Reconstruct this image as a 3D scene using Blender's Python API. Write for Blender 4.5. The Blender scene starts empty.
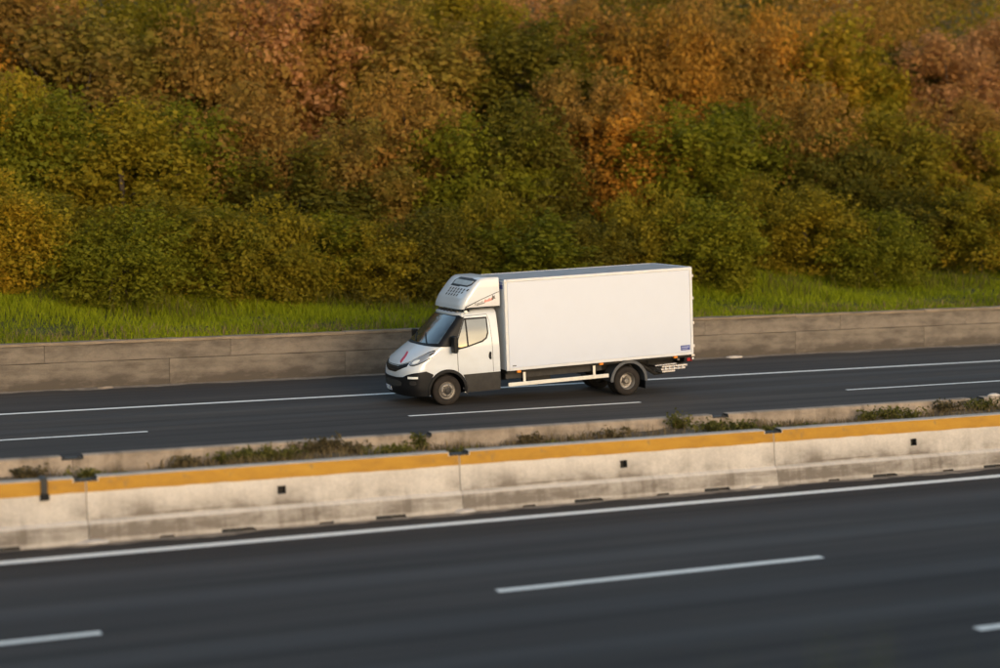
import bpy, bmesh, math, random
import numpy as np
from mathutils import Vector, Matrix

random.seed(7)
RNG = np.random.default_rng(7)
scene = bpy.context.scene
col = scene.collection

# ------------------------------------------------------------------ camera
F_PX, YAW, PITCH, CAM_H = 1700.0, math.radians(23.44), math.radians(5.31), 5.62
fw = Vector((math.sin(YAW) * math.cos(PITCH), math.cos(YAW) * math.cos(PITCH), -math.sin(PITCH)))
rt = Vector((math.cos(YAW), -math.sin(YAW), 0))
up = rt.cross(fw)
cd = bpy.data.cameras.new('camera')
cd.sensor_width = 36.0
cd.lens = F_PX / 1000 * 36
cd.clip_end = 4000
cd.dof.use_dof = True
cd.dof.focus_distance = 40.8
cd.dof.aperture_fstop = 0.40
cam = bpy.data.objects.new('camera', cd)
col.objects.link(cam)
cam.matrix_world = Matrix(((rt.x, up.x, -fw.x, 0), (rt.y, up.y, -fw.y, 0), (rt.z, up.z, -fw.z, CAM_H), (0, 0, 0, 1)))
scene.camera = cam

# ------------------------------------------------------------------ light
SUN_AZ, SUN_EL = math.radians(176), math.radians(7)      # azimuth from +Y towards +X
world = bpy.data.worlds.new('World')
scene.world = world
world.use_nodes = True
wn = world.node_tree
bg = wn.nodes['Background']
sky = wn.nodes.new('ShaderNodeTexSky')
sky.sky_type = 'NISHITA'
sky.sun_disc = False
sky.sun_elevation = SUN_EL
sky.sun_rotation = SUN_AZ
sky.dust_density = 2.0
wn.links.new(sky.outputs[0], bg.inputs[0])
bg.inputs[1].default_value = 0.15
sl = bpy.data.lights.new('sun', 'SUN')
sl.energy = 0.7
sl.angle = math.radians(24)
sl.color = (1.0, 0.90, 0.80)
sun = bpy.data.objects.new('sun', sl)
col.objects.link(sun)
sd = Vector((math.sin(SUN_AZ) * math.cos(SUN_EL), math.cos(SUN_AZ) * math.cos(SUN_EL), math.sin(SUN_EL)))
sun.rotation_euler = sd.to_track_quat('Z', 'Y').to_euler()
sun.location = (0, -20, 30)
scene.view_settings.view_transform = 'Standard'
scene.view_settings.look = 'None'
scene.view_settings.gamma = 1
scene.view_settings.exposure = 1.38


def on_row(px, Y):
    """X of the place where the sight line of picture column px meets the vertical plane at Y"""
    d = fw + rt * ((px - 500) / F_PX)
    return d.x / d.y * Y


# ------------------------------------------------------------------ helpers
def link(o, parent=None):
    col.objects.link(o)
    if parent is not None:
        o.parent = parent
    return o


def tag(o, label=None, cat=None, group=None, kind=None):
    if label: o['label'] = label
    if cat: o['category'] = cat
    if group: o['group'] = group
    if kind: o['kind'] = kind
    return o


def empty(name, loc=(0, 0, 0), rz=0):
    o = bpy.data.objects.new(name, None)
    o.empty_display_size = 0.2
    o.location = loc
    o.rotation_euler.z = rz
    return link(o)


def mesh_obj(name, verts, faces, mat, parent=None, smooth=False):
    me = bpy.data.meshes.new(name)
    me.from_pydata([tuple(v) for v in verts], [], [tuple(f) for f in faces])
    me.materials.append(mat)
    if smooth:
        me.shade_smooth()
    me.update()
    return link(bpy.data.objects.new(name, me), parent)


def bm_obj(name, bm, mat, parent=None, smooth=False):
    bmesh.ops.recalc_face_normals(bm, faces=bm.faces)
    me = bpy.data.meshes.new(name)
    bm.to_mesh(me)
    bm.free()
    if isinstance(mat, (list, tuple)):
        for m in mat: me.materials.append(m)
    else:
        me.materials.append(mat)
    if smooth:
        me.shade_smooth()
    return link(bpy.data.objects.new(name, me), parent)


def rbox(bm, x0, x1, y0, y1, z0, z1, bev=0.0, seg=2, xf=None):
    r = bmesh.ops.create_cube(bm, size=1.0)
    vs = r['verts']
    for v in vs:
        v.co = Vector(((x0 + x1) / 2 + v.co.x * (x1 - x0), (y0 + y1) / 2 + v.co.y * (y1 - y0), (z0 + z1) / 2 + v.co.z * (z1 - z0)))
    if bev > 0:
        es = list({e for v in vs for e in v.link_edges})
        bmesh.ops.bevel(bm, geom=es, offset=bev, segments=seg, affect='EDGES', profile=0.5)
    return bm


def tube(bm, pts, r, n=8):
    pts = [Vector(p) for p in pts]
    rr = r if isinstance(r, (list, tuple)) else [r] * len(pts)
    rings = []
    for i, p in enumerate(pts):
        t = (pts[min(i + 1, len(pts) - 1)] - pts[max(i - 1, 0)]).normalized()
        a = t.orthogonal().normalized()
        b = t.cross(a)
        rings.append([bm.verts.new(p + (a * math.cos(k * 2 * math.pi / n) + b * math.sin(k * 2 * math.pi / n)) * rr[i]) for k in range(n)])
    for q, w in zip(rings, rings[1:]):
        # align rings
        best = min(range(n), key=lambda s: sum((q[k].co - w[(k + s) % n].co).length for k in range(n)))
        for k in range(n):
            bm.faces.new((q[k], q[(k + 1) % n], w[(k + 1 + best) % n], w[(k + best) % n]))
    bm.faces.new(rings[0]); bm.faces.new(rings[-1])
    return bm


def lathe_y(bm, prof, n=40, cx=0, cy=0, cz=0, closed=False, cap0=True):
    """revolve (r, y) profile about the Y axis"""
    rings = []
    for r, y in prof:
        rings.append([bm.verts.new((cx + r * math.cos(k * 2 * math.pi / n), cy + y, cz + r * math.sin(k * 2 * math.pi / n))) for k in range(n)])
    prs = list(zip(rings, rings[1:]))
    if closed: prs.append((rings[-1], rings[0]))
    for q, w in prs:
        for k in range(n):
            bm.faces.new((q[k], q[(k + 1) % n], w[(k + 1) % n], w[k]))
    if not closed:
        if cap0: bm.faces.new(rings[0])
        bm.faces.new(rings[-1])
    return bm


# ------------------------------------------------------------------ materials
class NT:
    def __init__(self, name):
        self.m = bpy.data.materials.new(name)
        self.m.use_nodes = True
        self.t = self.m.node_tree
        self.b = self.t.nodes['Principled BSDF']
    def n(self, typ, **kw):
        nd = self.t.nodes.new(typ)
        for k, v in kw.items(): setattr(nd, k, v)
        return nd
    def l(self, a, b): self.t.links.new(a, b)
    def coords(self, scale=(1, 1, 1), kind='Object'):
        tc = self.n('ShaderNodeTexCoord')
        mp = self.n('ShaderNodeMapping')
        mp.inputs['Scale'].default_value = scale
        self.l(tc.outputs[kind], mp.inputs[0])
        return mp.outputs[0]
    def noise(self, vec, scale, detail=4, rough=0.6):
        nd = self.n('ShaderNodeTexNoise')
        nd.inputs['Scale'].default_value = scale
        nd.inputs['Detail'].default_value = detail
        nd.inputs['Roughness'].default_value = rough
        if vec is not None: self.l(vec, nd.inputs['Vector'])
        return nd.outputs['Fac']
    def ramp(self, fac, stops):
        r = self.n('ShaderNodeValToRGB')
        el = r.color_ramp.elements
        while len(el) < len(stops): el.new(0.5)
        for e, (p, c) in zip(el, stops):
            e.position = p
            e.color = (*c, 1) if len(c) == 3 else c
        self.l(fac, r.inputs[0])
        return r.outputs[0]
    def mix(self, fac, a, b, blend='MIX'):
        nd = self.n('ShaderNodeMix', data_type='RGBA', blend_type=blend)
        for sock, v in ((nd.inputs[0], fac), (nd.inputs[6], a), (nd.inputs[7], b)):
            if isinstance(v, (int, float)): sock.default_value = v
            elif isinstance(v, tuple): sock.default_value = (*v, 1) if len(v) == 3 else v
            else: self.l(v, sock)
        return nd.outputs[2]
    def math(self, op, a, b=0.0):
        nd = self.n('ShaderNodeMath', operation=op)
        for s, v in ((nd.inputs[0], a), (nd.inputs[1], b)):
            if isinstance(v, (int, float)): s.default_value = v
            else: self.l(v, s)
        return nd.outputs[0]
    def mapr(self, v, a, b, c=0.0, d=1.0):
        nd = self.n('ShaderNodeMapRange')
        self.l(v, nd.inputs[0])
        for i, q in enumerate((a, b, c, d)): nd.inputs[1 + i].default_value = q
        return nd.outputs[0]
    def sep(self, vec):
        nd = self.n('ShaderNodeSeparateXYZ'); self.l(vec, nd.inputs[0]); return nd.outputs
    def bump(self, h, strength=0.3, dist=0.02):
        nd = self.n('ShaderNodeBump')
        nd.inputs['Strength'].default_value = strength
        nd.inputs['Distance'].default_value = dist
        self.l(h, nd.inputs['Height'])
        self.l(nd.outputs[0], self.b.inputs['Normal'])
    def base(self, v):
        if isinstance(v, tuple): self.b.inputs['Base Color'].default_value = (*v, 1)
        else: self.l(v, self.b.inputs['Base Color'])
    def set(self, **kw):
        for k, v in kw.items():
            s = self.b.inputs[k.replace('_', ' ')]
            if isinstance(v, (int, float)): s.default_value = v
            else: self.l(v, s)
        return self


def plain(name, c, rough=0.5, metal=0.0, vary=0.15, scale=6.0, coat=0.0, spec=0.5):
    t = NT(name)
    f = t.noise(t.coords(), scale, 5)
    lo = tuple(max(0, q * (1 - vary)) for q in c)
    hi = tuple(min(1, q * (1 + vary)) for q in c)
    t.base(t.ramp(f, [(0.3, lo), (0.7, hi)]))
    t.set(Roughness=rough, Metallic=metal)
    t.b.inputs['Specular IOR Level'].default_value = spec
    if coat: t.set(Coat_Weight=coat, Coat_Roughness=0.08)
    return t.m


def asphalt(name, c, lanes):
    t = NT(name)
    v = t.coords()
    fine = t.noise(v, 55, 3, 0.7)
    streak = t.noise(t.coords((0.035, 1.3, 1)), 1.6, 5, 0.6)
    patch = t.noise(t.coords((0.12, 0.5, 1)), 0.8, 4)
    s = t.ramp(streak, [(0.30, tuple(q * 0.62 for q in c)), (0.70, tuple(q * 1.36 for q in c))])
    s = t.mix(0.55, s, t.ramp(patch, [(0.35, (0.35, 0.35, 0.37)), (0.65, (0.66, 0.65, 0.63))]), 'OVERLAY')
    s = t.mix(0.5, s, t.ramp(fine, [(0.35, (0.30, 0.30, 0.30)), (0.68, (0.72, 0.72, 0.72))]), 'OVERLAY')
    # polished wheel tracks
    y = t.sep(v)[1]
    tr = None
    for c0 in lanes:
        d = t.math('ABSOLUTE', t.math('SUBTRACT', t.math('ABSOLUTE', t.math('SUBTRACT', y, c0)), 0.85))
        g = t.mapr(d, 0.15, 0.5, 1.0, 0.0)
        tr = g if tr is None else t.math('MAXIMUM', tr, g)
    s = t.mix(t.math('MULTIPLY', tr, 0.35), s, tuple(q * 1.35 for q in c))
    t.base(s)
    t.set(Roughness=t.mapr(tr, 0, 1, 0.86, 0.72))
    t.b.inputs['Specular IOR Level'].default_value = 0.3
    t.bump(fine, 0.35, 0.01)
    return t.m


def concrete(name, c, dirt, dirt_amt=0.6, low=0.4, high=None, ledge=False, streak=False):
    t = NT(name)
    v = t.coords()
    fine = t.noise(v, 26, 5, 0.7)
    big = t.noise(t.coords((0.6, 1, 1.4)), 1.5, 6, 0.65)
    run = t.noise(t.coords((2.2, 1, 0.22) if not streak else (0.35, 1, 2.6)), 1.9, 5, 0.6)
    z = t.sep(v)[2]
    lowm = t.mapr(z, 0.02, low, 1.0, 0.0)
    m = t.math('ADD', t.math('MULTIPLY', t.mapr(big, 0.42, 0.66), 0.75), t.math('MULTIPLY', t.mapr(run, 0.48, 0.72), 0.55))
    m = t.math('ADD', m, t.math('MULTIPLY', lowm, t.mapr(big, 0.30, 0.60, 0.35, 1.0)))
    if high:
        m = t.math('ADD', m, t.math('MULTIPLY', t.mapr(z, high - 0.35, high, 0.0, 0.55), t.mapr(run, 0.35, 0.62)))
    if ledge:      # soot and splash: patchy above the ledge, heavy on the lower face, kept off the ledge to paint its lit line, thinner on the toe
        up_ = t.math('MULTIPLY', t.math('MULTIPLY', t.mapr(z, 0.36, 0.74, 1.0, 0.0), t.mapr(z, 0.335, 0.36, 0.0, 1.0)), t.mapr(t.noise(t.coords((0.45, 1, 0.8)), 2.2, 5, 0.6), 0.38, 0.58, 0.10, 1.15))
        lo_ = t.math('MULTIPLY', t.math('MULTIPLY', t.mapr(z, 0.285, 0.30, 1.0, 0.0), t.mapr(z, 0.045, 0.085, 0.25, 1.0)), t.mapr(t.noise(t.coords((0.5, 1, 1.2)), 2.6, 6, 0.65), 0.34, 0.62, 0.30, 1.0))
        drip = t.math('MULTIPLY', t.mapr(t.noise(t.coords((3.0, 1, 0.16)), 2.0, 5, 0.7), 0.52, 0.74), t.mapr(z, 0.34, 0.80, 1.0, 0.15))
        scuff = t.math('MULTIPLY', t.mapr(t.noise(t.coords((0.18, 1, 5.0)), 3.0, 4, 0.6), 0.62, 0.70), t.mapr(z, 0.36, 0.62, 0.6, 0.0))
        topm = t.mapr(z, 0.988, 0.997, 0.0, 0.40)
        m = t.math('ADD', t.math('MULTIPLY', m, 0.30), t.math('ADD', t.math('MULTIPLY', up_, 0.75), t.math('MULTIPLY', lo_, 0.85)))
        m = t.math('ADD', m, t.math('ADD', topm, t.math('ADD', t.math('MULTIPLY', drip, 0.28), scuff)))
    m = t.math('MULTIPLY', t.math('MINIMUM', m, 1.0), dirt_amt)
    s = t.mix(m, t.ramp(fine, [(0.3, tuple(q * 0.86 for q in c)), (0.7, tuple(min(1, q * 1.1) for q in c))]), dirt)
    oi = t.n('ShaderNodeObjectInfo')
    s = t.mix(1.0, s, t.ramp(oi.outputs['Random'], [(0.0, (0.86, 0.86, 0.86)), (1.0, (1, 1, 1))]), 'MULTIPLY')
    t.base(s)
    t.set(Roughness=0.9)
    t.bump(fine, 0.4, 0.012)
    return t.m


def leaf_mat(name, lo, hi, trans=0.5, alt=None):
    t = NT(name)
    at = t.n('ShaderNodeAttribute', attribute_name='rnd')
    oi = t.n('ShaderNodeObjectInfo')
    c = t.ramp(at.outputs['Fac'], [(0.0, lo), (0.6, tuple((a + b) / 2 for a, b in zip(lo, hi))), (1.0, hi)])
    if alt:      # colours drift through the crowns and from leaf to leaf
        ge = t.n('ShaderNodeNewGeometry')
        big = t.noise(ge.outputs['Position'], 0.33, 4, 0.6)
        wn_ = t.n('ShaderNodeTexWhiteNoise', noise_dimensions='1D')
        t.l(t.math('MULTIPLY', at.outputs['Fac'], 917.0), wn_.inputs['W'])
        f = t.math('ADD', t.mapr(big, 0.36, 0.64, 0.0, 0.85), t.mapr(wn_.outputs[0], 0.45, 1.0, 0.0, 0.6))
        c = t.mix(t.math('MINIMUM', f, 1.0), c, alt)
    c = t.mix(1.0, c, t.ramp(oi.outputs['Random'], [(0, (0.78, 0.80, 0.8)), (1, (1.1, 1.05, 1.0))]), 'MULTIPLY')
    t.base(c)
    t.set(Roughness=0.75)
    t.b.inputs['Specular IOR Level'].default_value = 0.2
    tr = t.n('ShaderNodeBsdfTranslucent')
    t.l(c, tr.inputs[0])
    mx = t.n('ShaderNodeMixShader')
    mx.inputs[0].default_value = trans
    out = t.t.nodes['Material Output']
    t.l(t.b.outputs[0], mx.inputs[1]); t.l(tr.outputs[0], mx.inputs[2]); t.l(mx.outputs[0], out.inputs[0])
    return t.m


M = {}
M['asphalt_near'] = asphalt('asphalt_near', (0.044, 0.037, 0.033), (18.7, 23.0))
M['asphalt_far'] = asphalt('asphalt_far', (0.056, 0.047, 0.041), (33.0, 39.2))
M['line'] = plain('line_paint', (0.90, 0.85, 0.77), 0.7, vary=0.10, scale=9)
M['concrete'] = concrete('barrier_concrete', (0.76, 0.66, 0.56), (0.17, 0.13, 0.095), 0.88, 0.05, ledge=True)
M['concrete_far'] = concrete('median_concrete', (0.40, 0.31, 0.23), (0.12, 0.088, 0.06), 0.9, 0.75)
M['wall'] = concrete('wall_concrete', (0.205, 0.168, 0.132), (0.070, 0.055, 0.042), 0.9, 0.35, 1.25, streak=True)
M['coping'] = concrete('coping_concrete', (0.30, 0.23, 0.165), (0.10, 0.075, 0.045), 0.7, 0.05, streak=True)
M['joint'] = plain('dark_recess', (0.03, 0.026, 0.022), 0.9)
M['soil'] = plain('soil', (0.16, 0.115, 0.075), 0.95, vary=0.45, scale=5)
M['dust'] = plain('roadside_dust', (0.26, 0.205, 0.155), 0.95, vary=0.4, scale=3)
M['rubble'] = plain('rubble', (0.55, 0.48, 0.42), 0.9, vary=0.2)
M['steel_dark'] = plain('dark_steel', (0.035, 0.032, 0.028), 0.55, 0.3)
t = NT('yellow_paint')
f1 = t.noise(t.coords((0.8, 1, 2)), 2.0, 6, 0.7)
s1 = t.ramp(f1, [(0.25, (0.34, 0.155, 0.010)), (0.55, (0.47, 0.225, 0.010)), (0.8, (0.54, 0.28, 0.022))])
t.base(t.mix(t.mapr(t.noise(t.coords((1.5, 1, 1)), 6, 5), 0.60, 0.72, 0, 0.75), s1, (0.24, 0.15, 0.06)))
t.set(Roughness=0.7)
M['yellow'] = t.m
t = NT('bank_soil')
g = t.noise(t.coords(), 0.7, 6, 0.65)
t.base(t.ramp(g, [(0.3, (0.030, 0.026, 0.010)), (0.5, (0.040, 0.048, 0.010)), (0.72, (0.075, 0.075, 0.018))]))
t.set(Roughness=0.95)
M['bank'] = t.m
M['ground'] = plain('ground_soil', (0.07, 0.065, 0.03), 0.95, vary=0.4, scale=0.3)
M['hill'] = plain('hill_green', (0.035, 0.040, 0.018), 0.95, vary=0.4, scale=0.05)
M['bark'] = plain('bark', (0.055, 0.040, 0.028), 0.9, vary=0.4, scale=8)
M['grass'] = leaf_mat('grass_blades', (0.15, 0.195, 0.005), (0.36, 0.41, 0.014), 0.45)
M['dry'] = leaf_mat('dry_blades', (0.10, 0.072, 0.034), (0.30, 0.22, 0.11), 0.3)
LEAF = {
    'rust': leaf_mat('leaf_rust', (0.270, 0.140, 0.030), (0.585, 0.310, 0.075), alt=(0.3, 0.19, 0.035)),
    'orange': leaf_mat('leaf_orange', (0.350, 0.156, 0.018), (0.675, 0.336, 0.040), alt=(0.36, 0.2, 0.03)),
    'pink': leaf_mat('leaf_pink', (0.400, 0.198, 0.083), (0.700, 0.384, 0.176), alt=(0.4, 0.21, 0.06)),
    'brown': leaf_mat('leaf_brown', (0.225, 0.132, 0.030), (0.510, 0.286, 0.070), alt=(0.26, 0.2, 0.028)),
    'ochre': leaf_mat('leaf_ochre', (0.288, 0.174, 0.010), (0.575, 0.348, 0.022), alt=(0.26, 0.23, 0.014)),
    'olive': leaf_mat('leaf_olive', (0.169, 0.132, 0.007), (0.375, 0.282, 0.017), alt=(0.235, 0.195, 0.014)),
    'green': leaf_mat('leaf_green', (0.106, 0.118, 0.007), (0.269, 0.258, 0.015), alt=(0.19, 0.185, 0.01)),
    'dark': leaf_mat('leaf_dark', (0.069, 0.067, 0.007), (0.181, 0.156, 0.018), alt=(0.16, 0.135, 0.012)),  # dark green leaves; also paints in the shade of gaps between crowns
}
M['weed'] = leaf_mat('weed_leaf', (0.085, 0.085, 0.016), (0.24, 0.21, 0.05))
M['weed_brown'] = leaf_mat('weed_brown', (0.09, 0.07, 0.03), (0.26, 0.19, 0.09))


def paint(name, c, coat=0.6, rough=0.35, dirt=0.12):
    t = NT(name)
    v = t.coords()
    f = t.noise(v, 2.2, 6, 0.65)
    z = t.sep(v)[2]
    lowm = t.mapr(z, 0.3, 1.4, 1.0, 0.25)
    m = t.math('MULTIPLY', t.math('MULTIPLY', t.mapr(f, 0.40, 0.75), lowm), dirt * 3)
    t.base(t.mix(m, c, (0.33, 0.27, 0.21)))
    t.set(Roughness=rough, Coat_Weight=coat, Coat_Roughness=0.06)
    return t.m


M['white'] = paint('white_paint', (0.57, 0.595, 0.635))
M['panel'] = paint('box_panel_white', (0.55, 0.582, 0.675), coat=0.25, rough=0.42, dirt=0.05)
M['trim'] = plain('box_trim', (0.60, 0.595, 0.61), 0.45, 0.0, 0.05)
M['roofalu'] = plain('box_roof_grey', (0.30, 0.295, 0.30), 0.55, 0.0, 0.18, 3)
M['plastic'] = plain('black_plastic', (0.006, 0.006, 0.007), 0.5, vary=0.3, spec=0.22)
M['greyplastic'] = plain('dusty_grey_plastic', (0.036, 0.032, 0.029), 0.7, vary=0.25, spec=0.3)
M['fender'] = plain('fender_grey', (0.085, 0.085, 0.09), 0.55, vary=0.2, spec=0.3)
M['rubber'] = plain('tyre_rubber', (0.024, 0.019, 0.016), 0.85, vary=0.3, spec=0.25)
M['rim'] = plain('steel_rim', (0.24, 0.215, 0.19), 0.5, 0.5, 0.3)
M['hub'] = plain('dark_hub', (0.035, 0.031, 0.029), 0.5, 0.4, 0.3)
M['chassis'] = plain('chassis_dark', (0.020, 0.018, 0.016), 0.75, 0.0, 0.4, spec=0.25)
M['alu'] = plain('worn_aluminium', (0.62, 0.56, 0.52), 0.4, 0.55, 0.3, 14)
M['guard'] = plain('guard_rail_alu', (0.66, 0.62, 0.56), 0.5, 0.2, 0.1)
M['red'] = plain('red_vinyl', (0.46, 0.012, 0.045), 0.4)
M['redfaded'] = plain('faded_red_vinyl', (0.52, 0.13, 0.09), 0.5)
M['ink'] = plain('dark_vinyl', (0.10, 0.085, 0.08), 0.5)
M['blue'] = plain('blue_sticker', (0.045, 0.06, 0.24), 0.4)
M['bluepale'] = plain('pale_blue_print', (0.25, 0.28, 0.46), 0.4)
M['plate'] = plain('number_plate', (0.74, 0.76, 0.78), 0.4)
M['amber'] = plain('amber_lens', (0.75, 0.25, 0.03), 0.25, coat=0.6)
M['tail'] = plain('red_lens', (0.35, 0.02, 0.02), 0.25, coat=0.6)
M['clear'] = plain('clear_lens', (0.80, 0.80, 0.78), 0.2, coat=0.8)
t = NT('headlight_glass')
t.base((0.42, 0.41, 0.40)); t.set(Roughness=0.18, Metallic=0.6, Coat_Weight=1.0, Coat_Roughness=0.02)
M['lamp'] = t.m
M['meshgrey'] = plain('intake_mesh_grey', (0.42, 0.43, 0.42), 0.35, 0.3)
t = NT('dark_glass')
f1 = t.noise(t.coords((1.0, 1.6, 2.2)), 2.6, 4, 0.55)
t.base(t.ramp(f1, [(0.35, (0.012, 0.017, 0.020)), (0.62, (0.040, 0.055, 0.062))]))
t.set(Roughness=0.03); t.b.inputs['IOR'].default_value = 2.3
M['glass'] = t.m

# ------------------------------------------------------------------ terrain
def lerp(x, tab):
    return float(np.interp(x, [p[0] for p in tab], [p[1] for p in tab]))

BANK = [(45.8, 1.10), (47, 1.2), (50, 1.65), (53, 2.25), (57, 3.5), (60, 4.6), (70, 8.0), (85, 13.0), (110, 19.0), (160, 24.0), (400, 30.0)]
def bank_z(x, y):
    a = min(1.0, max(0.0, (y - 46) / 8))
    return lerp(y, BANK) + a * (0.45 * math.sin(x * 0.21 + y * 0.13) + 0.25 * math.sin(x * 0.53 - y * 0.31 + 1.0)) + 0.05 * math.sin(x * 1.7 + y * 2.1)


def sheet(name, xs, ys, zf, mat, smooth=True):
    vs = [(x, y, zf(x, y)) for y in ys for x in xs]
    n = len(xs)
    fs = [(j * n + i, j * n + i + 1, (j + 1) * n + i + 1, (j + 1) * n + i) for j in range(len(ys) - 1) for i in range(n - 1)]
    return tag(mesh_obj(name, vs, fs, mat, smooth=smooth), kind='structure')


sheet('ground', [-1500, 1500], [-1500, 1500], lambda x, y: -0.06, M['ground'])
sheet('road', [-400, 500], [14.2, 26.9], lambda x, y: 0.0, M['asphalt_near'])
near_road = bpy.data.objects['road']
far_road = sheet('road', [-400, 500], [28.1, 45.7], lambda x, y: 0.0, M['asphalt_far'])
sheet('embankment', list(np.arange(-120, 221, 2.0)), [45.8, 46.2, 47, 48, 49, 50, 51, 52, 53, 54, 55.5, 57, 59, 61, 64, 67, 70, 75, 80, 85, 95, 110, 135, 160, 240, 400], bank_z, M['bank'])
NB = [(-1200, 6.0), (-60, 5.0), (-8, 4.05), (0, 3.95), (3, 3.55), (9, 1.3), (13, 0.12), (14.3, -0.03)]
sheet('roadside_bank', list(np.arange(-200, 241, 8.0)), [-400, -200, -60, -30, -8, -3, 0, 1.5, 3, 5, 7, 9, 11, 13, 14.3],
      lambda x, y: lerp(y, NB) + (0.12 * math.sin(x * 0.4 + y) if y < 12 else 0), M['bank'])
# low hills far behind the camera
hx = np.arange(-900, 901, 30.0)
sheet('hills', list(hx), [-760, -680, -600, -540, -480, -420],
      lambda x, y: max(0.0, 1 - abs(y + 600) / 180) ** 0.7 * (34 + 9 * math.sin(x * 0.011) + 6 * math.sin(x * 0.027 + 2) + 3 * math.sin(x * 0.08)) - 1, M['hill'])

# painted lines --------------------------------------------------------------
def stripe(road, name, x0, x1, yc, w, z=0.004):
    n = max(2, int((x1 - x0) / 0.6))
    n = min(n, 260)
    vs = []
    for i in range(n + 1):
        x = x0 + (x1 - x0) * i / n
        a = RNG.uniform(-0.008, 0.008); b = RNG.uniform(-0.008, 0.008)
        vs += [(x, yc - w / 2 + a, z), (x, yc + w / 2 + b, z)]
    fs = [(2 * i, 2 * i + 2, 2 * i + 3, 2 * i + 1) for i in range(n)]
    return mesh_obj(name, vs, fs, M['line'], road)

stripe(near_road, 'edge_line', -120, 220, 25.25, 0.25)
for k in range(-3, 6):
    stripe(near_road, 'lane_dash', 8.99 + 10.57 * k, 14.23 + 10.57 * k, 20.83, 0.16)
    stripe(near_road, 'lane_dash', 13.7 + 10.57 * k, 18.95 + 10.57 * k, 16.67, 0.16)
stripe(far_road, 'edge_line', -120, 220, 41.3, 0.22)
for k in range(-3, 7):
    stripe(far_road, 'lane_dash', 13.79 + 12.3 * k, 19.95 + 12.3 * k, 37.2, 0.15)
stripe(far_road, 'edge_line', -120, 220, 29.6, 0.22)

# ragged dusty strips along barrier foot and wall foot
def ragged(name, x0, x1, y0, y1, edge, amp, mat, z):
    n = int((x1 - x0) / 0.18)
    vs = []
    ph = RNG.uniform(0, 6, 4)
    for i in range(n + 1):
        x = x0 + (x1 - x0) * i / n
        w = amp * (0.5 + 0.25 * math.sin(x * 1.3 + ph[0]) + 0.2 * math.sin(x * 3.1 + ph[1]) + 0.2 * RNG.uniform(-1, 1))
        if edge > 0: vs += [(x, y0, z), (x, y1 + w, z)]
        else: vs += [(x, y0 - w, z), (x, y1, z)]
    fs = [(2 * i, 2 * i + 2, 2 * i + 3, 2 * i + 1) for i in range(n)]
    return vs, fs
v_, f_ = ragged('d', -40, 90, 25.98, 26.3, -1, 0.22, None, 0.004)
mesh_obj('dust_strip', v_, f_, M['dust'], near_road)
v_, f_ = ragged('d', -40, 120, 45.35, 45.75, -1, 0.30, None, 0.004)
mesh_obj('dust_strip', v_, f_, M['dust'], far_road)

# ------------------------------------------------------------------ median barrier
SEG = 6.2
PROF = [(-0.335, 0.0), (-0.325, 0.055), (-0.285, 0.285), (-0.268, 0.310), (-0.205, 0.345), (-0.118, 0.98), (-0.095, 1.0), (0.095, 1.0), (0.118, 0.98), (0.205, 0.345), (0.268, 0.310), (0.285, 0.285), (0.325, 0.055), (0.335, 0.0)]

def extrude_profile(bm, prof, x0, x1, n=1, jit=0.0):
    rings = []
    for i in range(n + 1):
        x = x0 + (x1 - x0) * i / n
        rings.append([bm.verts.new((x, y + RNG.normal(0, jit), z + (RNG.normal(0, jit) if z > 0.01 else 0))) for y, z in prof])
    m = len(prof)
    for a, b in zip(rings, rings[1:]):
        for k in range(m):
            bm.faces.new((a[k], b[k], b[(k + 1) % m], a[(k + 1) % m]))
    bm.faces.new(rings[0]); bm.faces.new(rings[-1])
    return bm


def boolean(o, cutter_bm):
    cut = bm_obj('cutter', cutter_bm, M['joint'])
    md = o.modifiers.new('cut', 'BOOLEAN')
    md.operation = 'DIFFERENCE'; md.solver = 'EXACT'; md.object = cut
    dg = bpy.context.evaluated_depsgraph_get()
    me = bpy.data.meshes.new_from_object(o.evaluated_get(dg))
    o.modifiers.clear()
    old = o.data
    o.data = me
    me.name = old.name
    bpy.data.meshes.remove(old)
    cm = cut.data
    bpy.data.objects.remove(cut); bpy.data.meshes.remove(cm)
    return o


bm = bmesh.new()
extrude_profile(bm, PROF, 0.006, SEG - 0.006, 12, 0.0014)
seg_src = bm_obj('barrier_body', bm, [M['concrete'], M['joint']])
cb = bmesh.new()
rbox(cb, SEG / 2 - 0.07, SEG / 2 + 0.07, -0.5, -0.05, 0.52, 0.65)
for xs in (1.2, 2.5, 3.8, 5.05):
    rbox(cb, xs - 0.12, xs + 0.12, -0.6, 0.05, -0.1, 0.036)
for xs in (-0.2, SEG - 0.20):
    rbox(cb, xs + 0.02, xs + 0.38, -0.4, 0.4, 0.935, 1.3)
boolean(seg_src, cb)
for p in seg_src.data.polygons:      # walls of the cut pockets painted dark, as the shade inside them
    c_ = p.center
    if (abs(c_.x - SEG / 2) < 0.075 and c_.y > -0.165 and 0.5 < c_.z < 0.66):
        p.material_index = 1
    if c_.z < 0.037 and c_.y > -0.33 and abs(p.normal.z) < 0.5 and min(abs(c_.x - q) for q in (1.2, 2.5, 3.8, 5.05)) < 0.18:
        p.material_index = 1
BODY_NEAR = seg_src.data
bpy.data.objects.remove(seg_src)
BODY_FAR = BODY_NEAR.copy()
BODY_FAR.materials[0] = M['concrete_far']

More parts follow.
